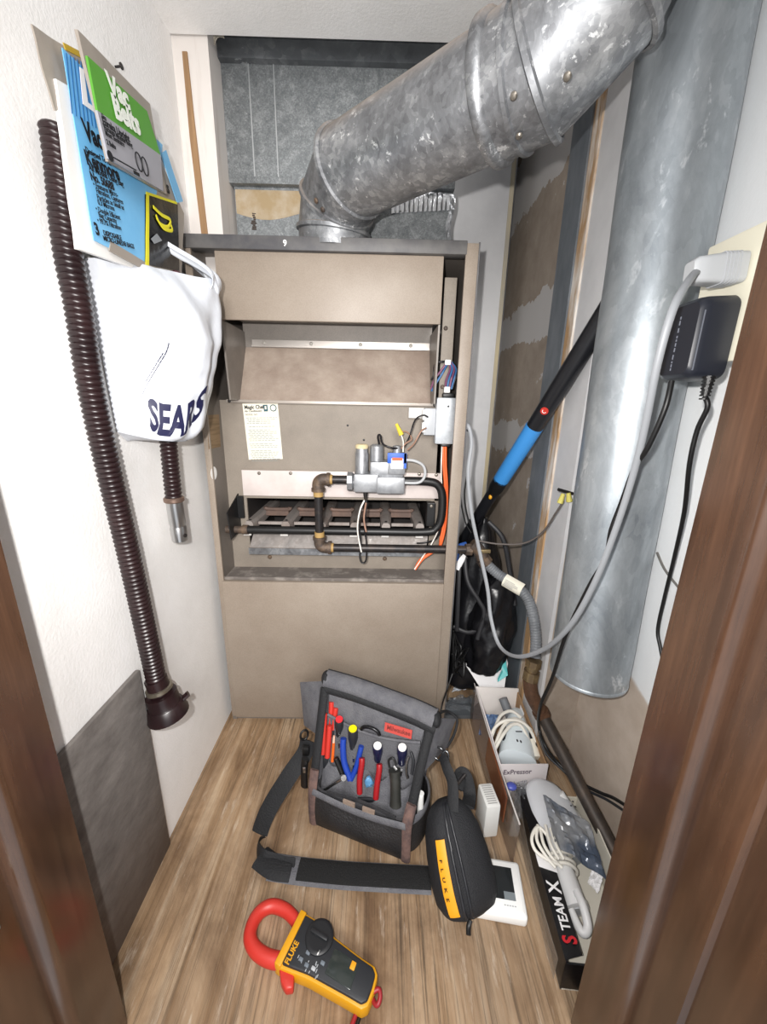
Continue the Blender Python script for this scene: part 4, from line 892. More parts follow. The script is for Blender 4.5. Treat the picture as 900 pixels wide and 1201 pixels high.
g = G(); g.tube([(0.0941,0.588,0.1407), (0.0936,0.588,0.1318), (0.0948,0.592,0.0949), (0.0967,0.6,0.0513)], .0065, 12, 5); build(g, 'cap', WHITE, t, 60)
t = thing('utility_knife', (-0.1518,0.665,0.0709), 'black utility knife with silver clip in the left side pocket of the tool bag', 'knife')
g = G(); g.tube([(-0.1507,0.662,0.1416), (-0.1543,0.664,0.1037), (-0.1567,0.668,0.0573)], .0085, 10, 5, flat=(.6, (-.3, -.9, .2))); build(g, 'handle', BLACK, t, 60)
g = G(); g.box(V((-0.1515,0.653,0.1213)), (.006, .003, .014), None, .001); build(g, 'silver_clip', STEEL, t)

# ------------------------------------------------------------------ meter case
MC = thing('meter_case', (.172, .50, 0), 'black padded meter case with a yellow stripe beside the tool bag', 'case')
s0, s1 = V(.176, .480, .012), V(.143, .582, .128); sax = (s1 - s0).normalized()
sd_ = V(.88, .42, 0); sd_ = (sd_ - sax * sd_.dot(sax)).normalized(); fr_ = sax.cross(sd_).normalized()
if fr_.y > 0: fr_ = -fr_
stn = [(-.06, .030, .024), (-.01, .048, .036), (.08, .0565, .043), (.25, .059, .046), (.5, .057, .045), (.72, .052, .040), (.88, .042, .032), (.98, .030, .023), (1.03, .016, .012)]
def casept(t, ang, k=1.0):
    for (a, w, d), (b, w2, d2) in zip(stn, stn[1:]):
        if t <= b: q_ = (t - a) / (b - a); W = w + (w2 - w) * q_; D = d + (d2 - d) * q_; break
    else: W, D = stn[-1][1:]
    c_, s_ = math.cos(ang), math.sin(ang); e = .72
    return s0 + (s1 - s0) * t + sd_ * (W * k * abs(c_) ** e * (1 if c_ > 0 else -1)) + fr_ * (D * k * abs(s_) ** e * (1 if s_ > 0 else -1))
NYL = mat('case_nylon', '1a1b1f', .7, bump=(500, .5))
nn = 40; TT = [-.06, -.03, -.01, .03, .08, .16, .25, .38, .5, .62, .72, .8, .88, .94, .98, 1.01, 1.03]
g = G(); g.faces_new([[casept(t, 2 * PI * k / nn, 1 - (.10 if k in (12,) else 0)) for k in range(nn)] for t in TT]); cb = build(g, 'case_body', NYL, MC, 60)
for da in (-.12, .12):
    g = G(); g.tube([casept(t, 2 * PI * 12 / nn + da, 1.0) for t in TT[2:-1]], .0026, 6, 3); build(g, 'seam_piping', mat('satin_piping', '222327', .35), MC, 60)
g = G(); g.sheet(lambda u, v: casept(.06 + .66 * v, 2.18 + .42 * u + (.03 * math.sin(PI * v)), 1.035), 6, 20, .003); ys = build(g, 'yellow_stripe', mat('amber_rubber', 'e09a12', .5), MC, 60)
text('lettering', 'FLUKE', .0150, None, INK, ys, fn=lambda co: casept(.56 - co.x * 5.2, 2.50 - co.y * 11, 1.13), bold=.02, sx=.85, spacing=2.3, thick=.0008, cuts=1)
g = G(); zp = casept(-.03, 2 * PI * 12 / nn, 1.02); g.tube([zp, zp + V(-.004, -.006, -.006), zp + V(-.006, -.016, -.008)], .004, 8, 4, flat=(.5, (0, 0, 1))); build(g, 'zip_pull', BLACK, MC, 60)
g = G(); g.tube([casept(.92, 1.6), (0.1549,0.585,0.1669), (0.1452,0.605,0.1865), (0.1399,0.628,0.1912)], .011, 8, 6, flat=(.25, (-.4, -.8, .3))); build(g, 'hanger_strap', SOFTBLACK, MC, 60)
g = G(); g.tube([casept(.9, .6), (0.1956,0.6,0.1218), (0.1913,0.62,0.1425), (0.1815,0.625,0.1456), (0.1683,0.6,0.1374)], .013, 8, 6, flat=(.25, (-.3, -.7, .5))); build(g, 'belt_loop', SOFTBLACK, MC, 60)
CL = V((0.1451,0.625,0.1857))
M = frame_to((-.4, -.8, .4)); M.translation = CL; g = G(); g.tube([M @ V(.007 * math.cos(t * PI / 8), .016 * math.sin(t * PI / 8), 0) for t in range(16)], .0026, 8, 1, True); build(g, 'snap_hook', CHROME, MC, 60)
g = G(); g.tube([(0.1465,0.612,0.185), (0.1554,0.602,0.1792), (0.165,0.592,0.1628), (0.1746,0.598,0.1644), (0.1843,0.605,0.1693)], .0032, 8, 6); build(g, 'hook_link', IRON, MC, 60)

# ------------------------------------------------------------------ clamp meter
KM = basis((-.211, .462, 0), (.917, -.398, 0), (.398, .917, 0))      # X along the body from the jaw, Y away from the viewer
K = lambda x, y, z: KM @ V(x, y, z)
CM = thing('clamp_meter', K(.12, 0, 0), 'yellow and charcoal clamp meter with red jaws lying on the plywood floor', 'meter')
body = [(.078, .036), (.078, -.036), (.090, -.037), (.110, -.034), (.135, -.030), (.200, -.026), (.226, -.025), (.234, -.018), (.236, 0), (.234, .018), (.226, .025), (.200, .026), (.150, .030), (.128, .038), (.105, .037), (.09, .037)]
g = G(); g.prism(body[::-1], .002, .026, KM, .003); cmb = build(g, 'body', YEL, CM, 40)
face = [(.090, .033), (.090, -.033), (.110, -.030), (.135, -.026), (.200, -.022), (.224, -.021), (.231, -.015), (.232, 0), (.231, .015), (.224, .021), (.200, .022), (.150, .026), (.127, .033), (.105, .033)]
g = G(); g.prism(face[::-1], .024, .031, KM, .0025); fp_ = build(g, 'face_plate', CHAR, CM, 40)
g = G(); g.lathe([(.0235, 0), (.0235, .006), (.021, .0075), (.018, .0075)], K(.128, .017, .028), (0, 0, 1), 28); dl = build(g, 'dial', mat('dial_black', '1b1c1f', .45), CM, 40)
g = G(); g.bb((.112, .014, .035), (.144, .021, .040), .002, M=KM); g.bb((.137, -.001, .0355), (.1385, .006, .0362), M=KM); build(g, 'dial_bar', mat('dial_bar_black', '222326', .4), dl, 40)
g = G(); g.bb((.137, -.0045, .0355), (.1388, .002, .0362), M=KM); build(g, 'pointer', WHITE, dl, 0)
g = G(); g.bb((.158, -.016, .0295), (.203, .016, .0318), .001, M=KM); build(g, 'display', mat('dark_lcd', '303634', .15), fp_)
g = G(); g.bb((.191, .004, .031), (.199, .014, .0335), .001, M=KM); build(g, 'orange_button', mat('amber_button', 'e8a020', .45), fp_)
for i, (x, y) in enumerate(((.112, -.020), (.124, -.022), (.136, -.021), (.118, -.009), (.146, -.010))):
    g = G(); g.bb((x, y, .0305), (x + .007, y + .005, .0335), .001, M=KM); build(g, 'button', GREYP if i == 2 else mat('slate_button', '6f7780', .5), fp_)
text('lettering', 'FLUKE', .0115, KM @ Matrix.Translation((.101, -.031, .0312)) @ Matrix.Rotation(PI / 2, 4, 'Z'), YEL, fp_, bold=.03, sx=.9)
g = G(); rr = random.Random(9)
for k in range(14):
    x, y = .104 + rr.random() * .05, -.027 + rr.random() * .03; g.bb((x, y, .031), (x + .0012, y + rr.uniform(.002, .005), .0314), M=KM)
tag(build(g, 'fine_print', mat('dim_print', 'a9aeb2', .6), fp_, 0), kind='stuff')
jw = [(.086, -.024), (.060, -.031), (.034, -.031), (.015, -.022), (.007, -.004), (.010, .014), (.024, .027), (.048, .031), (.068, .028), (.086, .022)]
g = G(); g.tube([K(x, y, .014) for x, y in jw], .0105, 12, 6, flat=(1.1, (0, 0, 1)), rf=lambda q: .0108 - .0022 * abs(q - .5) * (1 if q > .5 else -.3)); build(g, 'jaw', RED, CM, 60)
g = G(); g.prism([(.080, -.030), (.112, -.031), (.120, -.045), (.110, -.051), (.098, -.047)][::1], .005, .022, KM, .003); build(g, 'jaw_trigger', RED, CM, 40)
g = G(); g.bb((.078, -.037, .002), (.090, .037, .030), .002, M=KM); build(g, 'collar', YEL, CM, 40)
TL_ = thing('test_lead', K(.236, -.008, .0), 'thin red and black test lead trailing from the end of the clamp meter', 'cable')
g = G(); g.tube([K(.233, .000, .020), K(.241, .006, .022), K(.246, -.001, .020), K(.242, -.008, .016), (-0.0068,0.3797,0.008), (-0.0166,0.3636,0.004), (-0.028,0.3411,0.004)], .0034, 8, 6); build(g, 'red_lead', mat('lead_red', '96222a', .45), TL_, 60)
g = G(); g.tube([(0.0011,0.3842,0.006), (-0.0089,0.3666,0.003), (-0.0205,0.3415,0.003)], .0028, 8, 5); build(g, 'black_lead', BLACK, TL_, 60)

# ------------------------------------------------------------------ gas line outside the furnace and along the floor
GL = thing('gas_line', (.44, .70, .10), 'gas connector and iron pipe running from the furnace side down along the right wall', 'pipe')
g = G(); g.cyl((.2045, .935, .527), (.236, .935, .527), .0105, n=14); g.cyl((.228, .935, .527), (.244, .935, .527), .016, n=8); build(g, 'union_nut', RUST, GL)
v0, v1 = V((0.2422,0.935,0.5427)), V((0.273,0.93,0.5049))
g = G(); g.tube([v0, v0.lerp(v1, .5) + V(.004, 0, .004), v1], .0165, 12, 4); g.cyl(v1, v1 + (v1 - v0) * .35, .0195, n=8); build(g, 'shutoff_valve', RUST, GL, 40)
g = G(); g.box(v0.lerp(v1, .5) + V(.016, -.014, .006), (.030, .008, .010), None, .002); build(g, 'valve_lever', mat('tarnished_brass', '8d7c5c', .5, .7), GL)
fx = [v1 + (v1 - v0) * .3, (0.3123,0.915,0.4689), (0.3484,0.885,0.4528), (0.3724,0.855,0.431), (0.3801,0.825,0.3946), (0.3818,0.8,0.3523), (0.3767,0.78,0.3149)]
ribbed('flexible_connector', fx, .0135, .0015, .0062, mat('grey_vinyl_coat', '6b6e72', .45, var=('#7f8286', (20, 20, 20), .4, .7)), GL, 14)
d_ = V((0.3606,0.868,0.445)) - V((0.3191,0.905,0.4593)); c_ = (V((0.3606,0.868,0.445)) + V((0.3191,0.905,0.4593))) / 2
M = basis(c_ + V(0, -.010, .004), d_, V(0, .35, 1)); g = G(); g.sheet(lambda u, v: M @ V((u - .5) * .050, .018 * math.sin((v - .5) * 2.4), .018 * math.cos((v - .5) * 2.4) - .012), 4, 8, .0006); tg = build(g, 'paper_tag', CREAM, GL, 60)
g = G(); rr = random.Random(2)
for k in range(5): g.bb((-.020, -.010 + k * .0035, .0062 - abs(k - 2) * .0005), (.016 - rr.random() * .012, -.0085 + k * .0035, .0068 - abs(k - 2) * .0005), M=M)
tag(build(g, 'fine_print', mat('faded_ink', '9a9a98', .8), tg, 0), kind='stuff')
b0 = V((0.3752,0.78,0.3102)); b1 = V((0.3694,0.775,0.2594)); b2 = V((0.3764,0.77,0.2199)); b3 = V((0.406,0.765,0.1675))
g = G(); g.cyl(b0, b0.lerp(b1, .3), .0185, n=8); g.cyl(b0.lerp(b1, .3), b0.lerp(b1, .55), .0150, n=12); g.cyl(b0.lerp(b1, .55), b1, .0190, n=8); build(g, 'flare_fitting', mat('brown_brass', '6e5d47', .5, .6, var=('#8d7a58', (50, 50, 50), .4, .7)), GL)
g = G(); g.tube([b1, b2, b3], .0165, 12, 6); g.cyl(b3 - (b3 - b2).normalized() * .012, b3 + (b3 - b2).normalized() * .004, .020, n=14); build(g, 'pipe_elbow', mat('rust_brown_fitting', '6a4c38', .65, .3, var=('#4d382b', (60, 60, 60), .4, .7)), GL, 40)
g = G(); g.cyl(b3, (0.47,0.5302,0.0544), .0145, n=16); build(g, 'floor_pipe', FLOORPIPE, GL)
pe = V((0.4695,0.5401,0.0527)); g = G(); g.cyl(pe, pe + V(.006, -.045, -.012), .019, n=14); build(g, 'pipe_coupling', RUST, GL)
# ------------------------------------------------------------------ receptacle, plugs and cords
RC = thing('outlet', (.45, .52, .94), 'cream outlet plate on a surface box at the right beside the door jamb', 'outlet')
g = G(); g.bb((.435, .445, .955), (.5095, .585, 1.075), .002); build(g, 'surface_box', mat('cream_box', 'dcd8c6', .5), RC)
g = G(); g.bb((.429, .430, .945), (.4355, .577, 1.093), .0025); pl_ = build(g, 'cover_plate', mat('cream_plate', 'e8e4d0', .4), RC)
for z in (.987, 1.052):
    g = G(); M = basis((.4285, .530, z), (0, -1, 0), (0, 0, 1)); g.prism(rrect(-.017, .017, -.014, .014, .011), -.001, .0025, M); build(g, 'receptacle_face', mat('cream_face', 'efece0', .4), pl_)
PG = thing('grey_plug', (.40, .53, 1.03), 'pale grey cord plugged into the upper socket and drooping across the round duct', 'cord')
g = G(); M = basis((.4275, .518, 1.050), (-1, .05, -.05), (0, 0, 1))
g.faces_new([[M @ V(t, y * k, z * k) for y, z in rrect(-.0165, .0165, -.014, .014, .006)] for t, k in ((0, 1), (.010, 1.02), (.024, 1.0), (.030, .95), (.040, .9), (.054, .82), (.058, .6))]); pb_ = build(g, 'plug_body', LGREY, PG, 40)
for k in range(5):
    g = G(); g.faces_new([[M @ V(.008 + k * .004 + t, y * 1.05, z * 1.05) for y, z in rrect(-.0165, .0165, -.014, .014, .006)] for t in (0, .0018)]); build(g, 'grip_rib', GREYP, pb_, 40)
cp = [M @ V(.050, 0, -.004), (0.3499,0.49,1.028), (0.3282,0.475,0.9957), (0.3262,0.48,0.9395), (0.3396,0.5,0.8652), (0.3494,0.52,0.7954), (0.3495,0.535,0.7138), (0.3417,0.55,0.6197), (0.3338,0.585,0.5215), (0.3265,0.65,0.4295), (0.3061,0.72,0.3626), (0.2919,0.79,0.3417), (0.2782,0.83,0.3902), (0.2705,0.855,0.4573), (0.2507,0.88,0.541), (0.2251,0.895,0.6406), (0.2119,0.905,0.7325), (0.216,0.912,0.8022), (0.2078,0.915,0.8392), (0.1994,0.925,0.8463)]
g = G(); g.tube(cp, .0044, 10, 7, flat=(.55, (-.4, -.8, .3))); build(g, 'flat_cord', mat('grey_cord_sheath', '8f9296', .45), PG, 60)
WA = thing('wall_adapter', (.39, .50, .93), 'black wall adapter plugged into the cream outlet under the grey plug', 'adapter')
g = G(); M = basis((.4275, .532, .972), (-1, .04, 0), (0, -1, 0))
secs = [(0, 1.0), (.003, 1.03), (.032, 1.0), (.040, .97), (.044, .88)]
g.faces_new([[M @ V(t, y * k, z * k) for y, z in rrect(-.031, .031, -.047, .047, .012)] for t, k in secs]); ad = build(g, 'adapter_body', mat('navy_black_plastic', '23262f', .42), WA, 40)
g = G(); g.bb((.0385, .0292, -.038), (.0400, .0304, .030), M=M); build(g, 'mould_line', mat('mould_line_grey', '6f737d', .4), ad, 0)
g = G(); rr = random.Random(4)
for c0 in (.0,):
    z = -.036
    while z < .030:
        w = rr.uniform(.002, .006); g.bb((.0435, -.004, z), (.0446, -.0025, min(z + w, .031)), M=M); z += w + rr.uniform(.001, .004)
tag(build(g, 'fine_print', mat('grey_print_small', '7d818c', .6), ad, 0), kind='stuff')
br = V((0.405,0.4971,0.9251))
g = G(); nb = 7
g.lathe([(r_, -k * .0038) for k in range(nb) for r_ in (.0062 - .0003 * k,)] , br + V(0, 0, .002), (0, 0, 1), 10)
for k in range(nb): g.lathe([(.0072 - .0003 * k, -.0008), (.0072 - .0003 * k, .0010)], br - V(0, 0, k * .0042), (0, 0, 1), 12)
build(g, 'strain_relief', BLACK, WA, 30)
g = G(); g.tube([br - V(0, 0, .022), (0.408,0.4927,0.8897), (0.412,0.5051,0.8608), (0.42,0.5145,0.8152), (0.45,0.5407,0.7426), (0.48,0.5749,0.6548), (0.496,0.5946,0.5759), (0.5,0.5975,0.5107), (0.5,0.5826,0.4828), (0.5,0.5596,0.4481), (0.505,0.5341,0.4005)], .0030, 8, 7); build(g, 'thin_cord', BLACK, WA, 60)
BC = thing('black_cable', (.40, .60, .05), 'thin black cord trailing down behind the grey cord and along the floor pipe', 'cord')
g = G(); g.tube([(0.3528,0.488,0.9196), (0.3487,0.484,0.8866), (0.3484,0.5,0.8383), (0.3528,0.525,0.8065), (0.3539,0.54,0.7541), (0.3515,0.548,0.7095), (0.3549,0.555,0.6611), (0.3425,0.565,0.6047), (0.3388,0.6,0.4949), (0.3566,0.655,0.3608), (0.3647,0.7,0.2513), (0.395,0.7513,0.1452), (0.4,0.7166,0.1232), (0.425,0.6965,0.0956), (0.455,0.6558,0.0897), (0.48,0.6196,0.1037), (0.49,0.5956,0.1206), (0.495,0.5512,0.148)], .0034, 8, 7); build(g, 'cord', BLACK, BC, 60)
g = G(); g.tube([(0.398,0.747,0.1243), (0.405,0.7166,0.1007), (0.43,0.6841,0.0901), (0.458,0.6454,0.0854), (0.484,0.6046,0.1043), (0.494,0.5551,0.1318)], .0028, 8, 7); build(g, 'cord_return', CHAR, BC, 60)
# thermostat wire pair with yellow nuts on the white return
TW = thing('thermostat_wire', (0.3982,0.79,0.71), 'thin grey wire with yellow wire nuts hanging from a nail beside the round duct', 'wire')
g = G(); g.tube([(0.2472,0.9,0.5648), (0.2963,0.885,0.5621), (0.3489,0.86,0.5743), (0.3765,0.83,0.6127), (0.3852,0.8,0.6658), (0.3931,0.79,0.6951)], .0022, 8, 6); build(g, 'wire_run', mat('grey_brown_wire', '5a534f', .6), TW, 60)
g = G(); g.cyl((0.3853,0.788,0.6917), (0.3897,0.788,0.7122), .0065, .004, 10); build(g, 'wire_nut', mat('pale_yellow_nut', 'c9bf62', .45), TW)
g = G(); g.cyl((0.4038,0.786,0.6963), (0.3992,0.786,0.7147), .0065, .004, 10); build(g, 'wire_nut', mat('pale_yellow_nut', 'c9bf62', .45), TW)
g = G(); g.cyl((0.3761,0.785,0.7218), (0.4106,0.79,0.7121), .0034, n=8); build(g, 'nail', IRON, TW)
WS = G(); WS.tube([(0.508,0.649,0.6363), (0.508,0.6229,0.6144), (0.508,0.5837,0.5977)], .0022, 6, 4); tag(build(WS, 'wall_wire', mat('dull_wire', '6d6a66', .5), None, 60), 'short thin wire lying across the right wall below the outlet', 'wire')
# cables behind the furnace edge
g = G()
CB = thing('furnace_cable', (0.2304,0.99,0.7069), 'thin black twin cable hanging outside the right edge of the furnace', 'cable')
g = G(); g.tube([(0.2077,0.95,0.8332), (0.2249,0.955,0.8148), (0.2252,0.96,0.7449), (0.2214,0.965,0.6668), (0.2351,0.965,0.6052), (0.2523,0.96,0.5718), (0.2627,0.94,0.5506)], .0022, 8, 6); build(g, 'cable', BLACK, CB, 60)
g = G(); g.tube([(0.214,0.97,0.8072), (0.2145,0.97,0.7432), (0.2157,0.975,0.653), (0.2304,0.97,0.5919), (0.2474,0.965,0.5629)], .0020, 8, 6); build(g, 'cable', BLACK, CB, 60)
# ------------------------------------------------------------------ pole leaning behind the duct
pa, pb2 = V((0.2616,1.2,0.4177)), V((0.4022,0.78,1.031)); pd_ = (pb2 - pa)
PO = thing('pole', pa, 'black pole with a sky blue grip leaning behind the round duct', 'pole')
at = lambda t: pa + pd_ * t
g = G(); g.cyl(at(0), at(.40), .0165, n=16); build(g, 'lower_shaft', mat('satin_black_shaft', '1b1c20', .35), PO)
g = G(); g.lathe([(.0165, 0), (.0205, .02), (.0205, .05)], at(.395), pd_, 18); build(g, 'grip_collar', BLACK, PO)
g = G(); g.cyl(at(.455), at(.695), .0205, n=18); gp = build(g, 'blue_grip', SKY, PO)
g = G(); g.cyl(at(.695), at(1.25), .0195, n=18); us = build(g, 'upper_shaft', mat('satin_black_shaft', '1b1c20', .35), PO)
toc = lambda p: (V(0, 0, .885) - p).normalized()
pp_ = at(.765); nn_ = toc(pp_); nn_ = (nn_ - pd_.normalized() * nn_.dot(pd_.normalized())).normalized()
g = G(); g.lathe([(.0085, 0), (.0085, .0015)], pp_ + nn_ * .0185, nn_, 18); rb = build(g, 'round_badge', RED, us)
Mb = basis(pp_ + nn_ * .0202, V(1, -.3, .2), V(0, .2, 1)); g = G(); g.tube([Mb @ V(.004 * math.cos(a), .004 * math.sin(a), 0) for a in [PI * .3 + k * .35 for k in range(14)]], .0008, 6, 1); build(g, 'badge_ring', WHITE, rb)
p3 = at(.385); n3 = toc(p3); n3 = (n3 - pd_.normalized() * n3.dot(pd_.normalized())).normalized(); g = G(); g.ball(p3 + n3 * .016, (.005, .005, .007), 10); build(g, 'amber_button', mat('amber_dot', 'e0a020', .4), PO)
# ------------------------------------------------------------------ black bag and clutter in the alcove
BB = thing('black_bag', (.305, 1.06, 0), 'big glossy black crumpled bag slumped in the alcove beside the furnace', 'bag')
GB = mat('glossy_black_bag', '141417', .32, bump=(26, .7))
def blob(cx, cy, z0, z1, wx, wy, seed, nu=44, nv=36, top=.3, amp=.018):
    rings = []
    for j in range(nv + 1):
        v = j / nv; prof = (min(1, v / .12)) ** .5 * (1 - (1 - top) * max(0, (v - .45) / .55) ** 1.5)
        if v > .97: prof *= .5
        r = []
        for i in range(nu):
            a = 2 * PI * i / nu; c_, s_ = math.cos(a), math.sin(a)
            d = 1 + amp / wx * (noise.noise(V(c_ * 1.6, s_ * 1.6, v * 4 + seed)) * 1.3 + .8 * abs(noise.noise(V(c_ * 4, s_ * 4, v * 7 + seed))))
            r.append(V(cx + wx * prof * c_ * d + .02 * (v - .4), cy + wy * prof * s_ * d, z0 + (z1 - z0) * v))
        rings.append(r)
    return rings
g = G(); g.faces_new(blob(.298, 1.07, 0, .575, .084, .085, 2.0, top=.22)); bbd = build(g, 'bag_body', GB, BB, 80)
g = G(); g.faces_new(blob(.330, .985, .12, .43, .064, .060, 5.0, top=.55)); build(g, 'side_pouch', GB, BB, 80)
for pts_ in (([(0.2404,1,0.5136), (0.2479,0.97,0.4248), (0.2806,0.95,0.3708), (0.2951,0.94,0.3375), (0.2801,0.93,0.2636)]), ([(0.3004,1,0.5838), (0.3382,0.98,0.5423), (0.3632,0.97,0.452), (0.3808,0.95,0.3592)]), ([(0.2201,0.97,0.2778), (0.2601,0.95,0.2719), (0.3081,0.94,0.2979), (0.3425,0.94,0.2632)]), ([(0.2286,1,0.5134), (0.2261,0.97,0.3986), (0.2284,0.96,0.2705)])):
    g = G(); g.tube(pts_, .006, 8, 6, flat=(.5, (-.3, -.9, .2))); build(g, 'strap', mat('black_webbing', '232326', .5), BB, 60)
g = G(); g.tube([(0.2128,0.99,0.4741), (0.2189,0.995,0.5026), (0.2475,1,0.5137)], .012, 8, 5, flat=(.4, (0, -1, .2))); tag(build(g, 'blue_strap', mat('royal_blue_cloth', '1f4f9a', .6), None, 60), 'bit of royal blue webbing showing between the furnace edge and the black bag', 'strap')
g = G(); g.tube([(0.2197,0.98,0.4505), (0.2308,0.985,0.474), (0.2427,0.99,0.4873)], .008, 8, 5, flat=(.3, (0, -1, .2))); tag(build(g, 'pale_label', PAPER, None, 60), 'scrap of pale label below the royal blue webbing in the alcove', 'label')
def crumple(name, cor, m, label, cat, amp=.008, seed=0, th=.001):
    a, b, c, d = [V(p) for p in cor]
    n_ = (b - a).cross(d - a).normalized()
    f = lambda u, v: (a * (1 - u) + b * u) * (1 - v) + (d * (1 - u) + c * u) * v + n_ * (amp * noise.noise(V(u * 4, v * 4, seed)) + amp * .6 * abs(noise.noise(V(u * 9, v * 9, seed + 3))))
    g = G(); g.sheet(f, 18, 18, th); return tag(build(g, name, m, None, 25), label, cat)
g = G(); cs = [(0.3007,0.93,0.1064), (0.3723,0.93,0.1072), (0.3897,0.97,0.1576), (0.2668,0.97,0.1472)]
g.poly(cs, V(.004, .05, .012)); PKW = build(g, 'white_packet', PAPER, None, 0); tag(PKW, 'white cardboard packet with a turquoise corner lying below the black bag', 'packet')
g = G(); g.poly([(0.3489,0.925,0.1285), (0.3779,0.93,0.1478), (0.3787,0.955,0.1688), (0.3602,0.96,0.1706), (0.3659,0.94,0.1513)], (.002, .01, .004)); build(g, 'turquoise_corner', mat('turquoise_film', '63c6c6', .3), PKW, 0)
crumple('plastic_sleeve', [(0.1925,0.9274,0.012), (0.301,0.9286,0.012), (0.3157,0.9934,0.025), (0.2249,0.9757,0.03)], CLEAR, 'crumpled clear plastic sleeve on the floor beside the furnace foot', 'plastic', .02, 1)
crumple('plastic_sleeve', [(0.2366,0.9975,0.03), (0.3112,1.021,0.03), (0.3244,1.06,0.05), (0.2654,1.043,0.05)], mat('white_film', 'cfd4da', .3, bump=(60, .9)), 'crinkled whitish plastic bag below the cable tangle in the alcove', 'plastic', .02, 5)
g = G(); g.poly([(0.1793,0.9196,0.004), (0.3048,0.921,0.004), (0.3332,0.9922,0.004), (0.2319,0.9909,0.004)], (0, 0, .012)); tag(build(g, 'grey_flat_box', mat('slate_card', '4a4e52', .6), None, 0), 'flat slate grey carton under the clear plastic sleeve by the furnace foot', 'carton')
rr = random.Random(12); tp = []
for k in range(26): tp.append((0.2343,0.96,0.1863)); tp[-1] = V(tp[-1]) + V(rr.uniform(-.012, .028), rr.uniform(-.03, .03), rr.uniform(-.075, .075))
g = G(); g.tube(tp, .0026, 6, 5); tag(build(g, 'cable_tangle', BLACK, None, 60), 'tangle of thin black cable hanging between the furnace edge and black bag', 'cable')
g = G(); g.tube([(0.2188,0.93,0.1517), (0.206,0.915,0.1208), (0.1913,0.9,0.0846), (0.1834,0.885,0.0577), (0.1829,0.86,0.0412)], .0024, 6, 6); tag(build(g, 'thin_cable', BLACK, None, 60), 'single thin black cable running down past the foot of the furnace', 'cable')

# ------------------------------------------------------------------ small carton with the hand steamer
SX = thing('small_carton', (.345, .79, 0), 'open white carton holding a hand steamer, behind the long black carton', 'carton')
A_ = dict(fl=V(.284, .683, 0), fr=V(.398, .688, 0), br=V(.402, .905, 0), bl=V(.281, .903, 0))
def wallp(name, p, q_, h0, h1, m, th=.003):
    n_ = V(0, 0, 1).cross(q_ - p).normalized() * th
    g = G(); g.poly([p, q_, q_ + V(0, 0, h1), p + V(0, 0, h0)], n_); return build(g, name, m, SX, 0)
wf = wallp('front_wall', A_['fl'], A_['fr'], .104, .100, CARTON); wallp('right_wall', A_['fr'], A_['br'], .095, .115, CARD); wallp('back_wall', A_['br'], A_['bl'], .125, .132, mat('white_board', 'efe9e4', .7)); wallp('left_wall', A_['bl'], A_['fl'], .130, .106, CARTON)
g = G(); g.poly([p + V(0, 0, .003) for p in (A_['fl'], A_['fr'], A_['br'], A_['bl'])], (0, 0, .003)); build(g, 'carton_floor', CARD, SX, 0)
Mx = basis(A_['fl'] + V(.010, -.0012, .078), A_['fr'] - A_['fl'], (0, 0, 1)); text('lettering', 'ExPressor', .019, Mx, mat('plum_ink', '4a3a4e', .6), wf, sx=.85, bold=.005)
g = G(); g.poly([V(.3975, .84, .05), V(.3985, .87, .05), V(.3985, .87, .10), V(.3975, .84, .10)], (-.001, 0, 0)); g.poly([V(.3965, .79, .04), V(.3975, .815, .04), V(.3975, .815, .08), V(.3965, .79, .08)], (-.001, 0, 0)); tag(build(g, 'printed_flap', PAPER, SX, 0), kind='stuff')
HS = thing('hand_steamer', (.335, .74, .007), 'pale blue-white hand steamer wrapped in its cord inside the small carton', 'steamer')
h0, h1 = V((0.3441,0.7274,0.065)), V((0.3833,0.8508,0.075)); hx = (h1 - h0).normalized(); side = V(1, -.05, 0); side = (side - hx * side.dot(hx)).normalized(); upv = side.cross(hx)
if upv.z < 0: upv = -upv
g = G(); prf = [(-.02, .030, .022), (0, .044, .034), (.25, .041, .036), (.5, .034, .034), (.75, .026, .030), (.95, .018, .022), (1.05, .008, .010)]
LH = (h1 - h0).length * 1.15
g.faces_new([[h0 + hx * (t * LH) + side * (w * abs(math.cos(a)) ** .8 * (1 if math.cos(a) > 0 else -1)) + upv * (d * math.sin(a)) for a in [2 * PI * k / 28 for k in range(28)]] for t, w, d in prf]); hb = build(g, 'steamer_body', mat('ice_white_plastic', 'dfe9ee', .35), HS, 60)
for s__, a_ in ((-1, 2.55), (1, .62)):
    g = G(); g.ball(h0 + hx * (LH * .36) + side * (math.cos(a_) * .040) + upv * (math.sin(a_) * .034), (.0085, .028, .008), 14, Matrix.Rotation(.25 * s__, 4, 'Z')); build(g, 'dark_recess', mat('navy_black_gloss', '14161f', .3), hb, 60)
for dx in (-.004, .004):
    g = G(); g.ball(h0 + hx * (LH * .18) + side * dx + upv * .0352, (.0022, .0045, .0015), 8); build(g, 'slot', CHAR, hb, 60)
g = G(); g.box(h0 + hx * (LH * .36) + upv * .0362, (.016, .002, .0015)); build(g, 'slot', CHAR, hb)
def loop(name, pts, r, m, parent): g = G(); g.tube(pts, r, 8, 7); return build(g, name, m, parent, 60)
WC = mat('ivory_cord', 'e6e2d8', .45)
loop('cord', [(0.2887,0.739,0.075), (0.3047,0.7644,0.095), (0.3307,0.7967,0.105), (0.3613,0.8112,0.11), (0.3868,0.7946,0.105), (0.3965,0.7602,0.095), (0.4003,0.7303,0.07)], .0042, WC, HS)
loop('cord', [(0.2852,0.7736,0.08), (0.3092,0.7961,0.1), (0.3365,0.8033,0.112), (0.3708,0.8009,0.112), (0.3954,0.781,0.1), (0.4008,0.7449,0.08)], .0042, WC, HS)
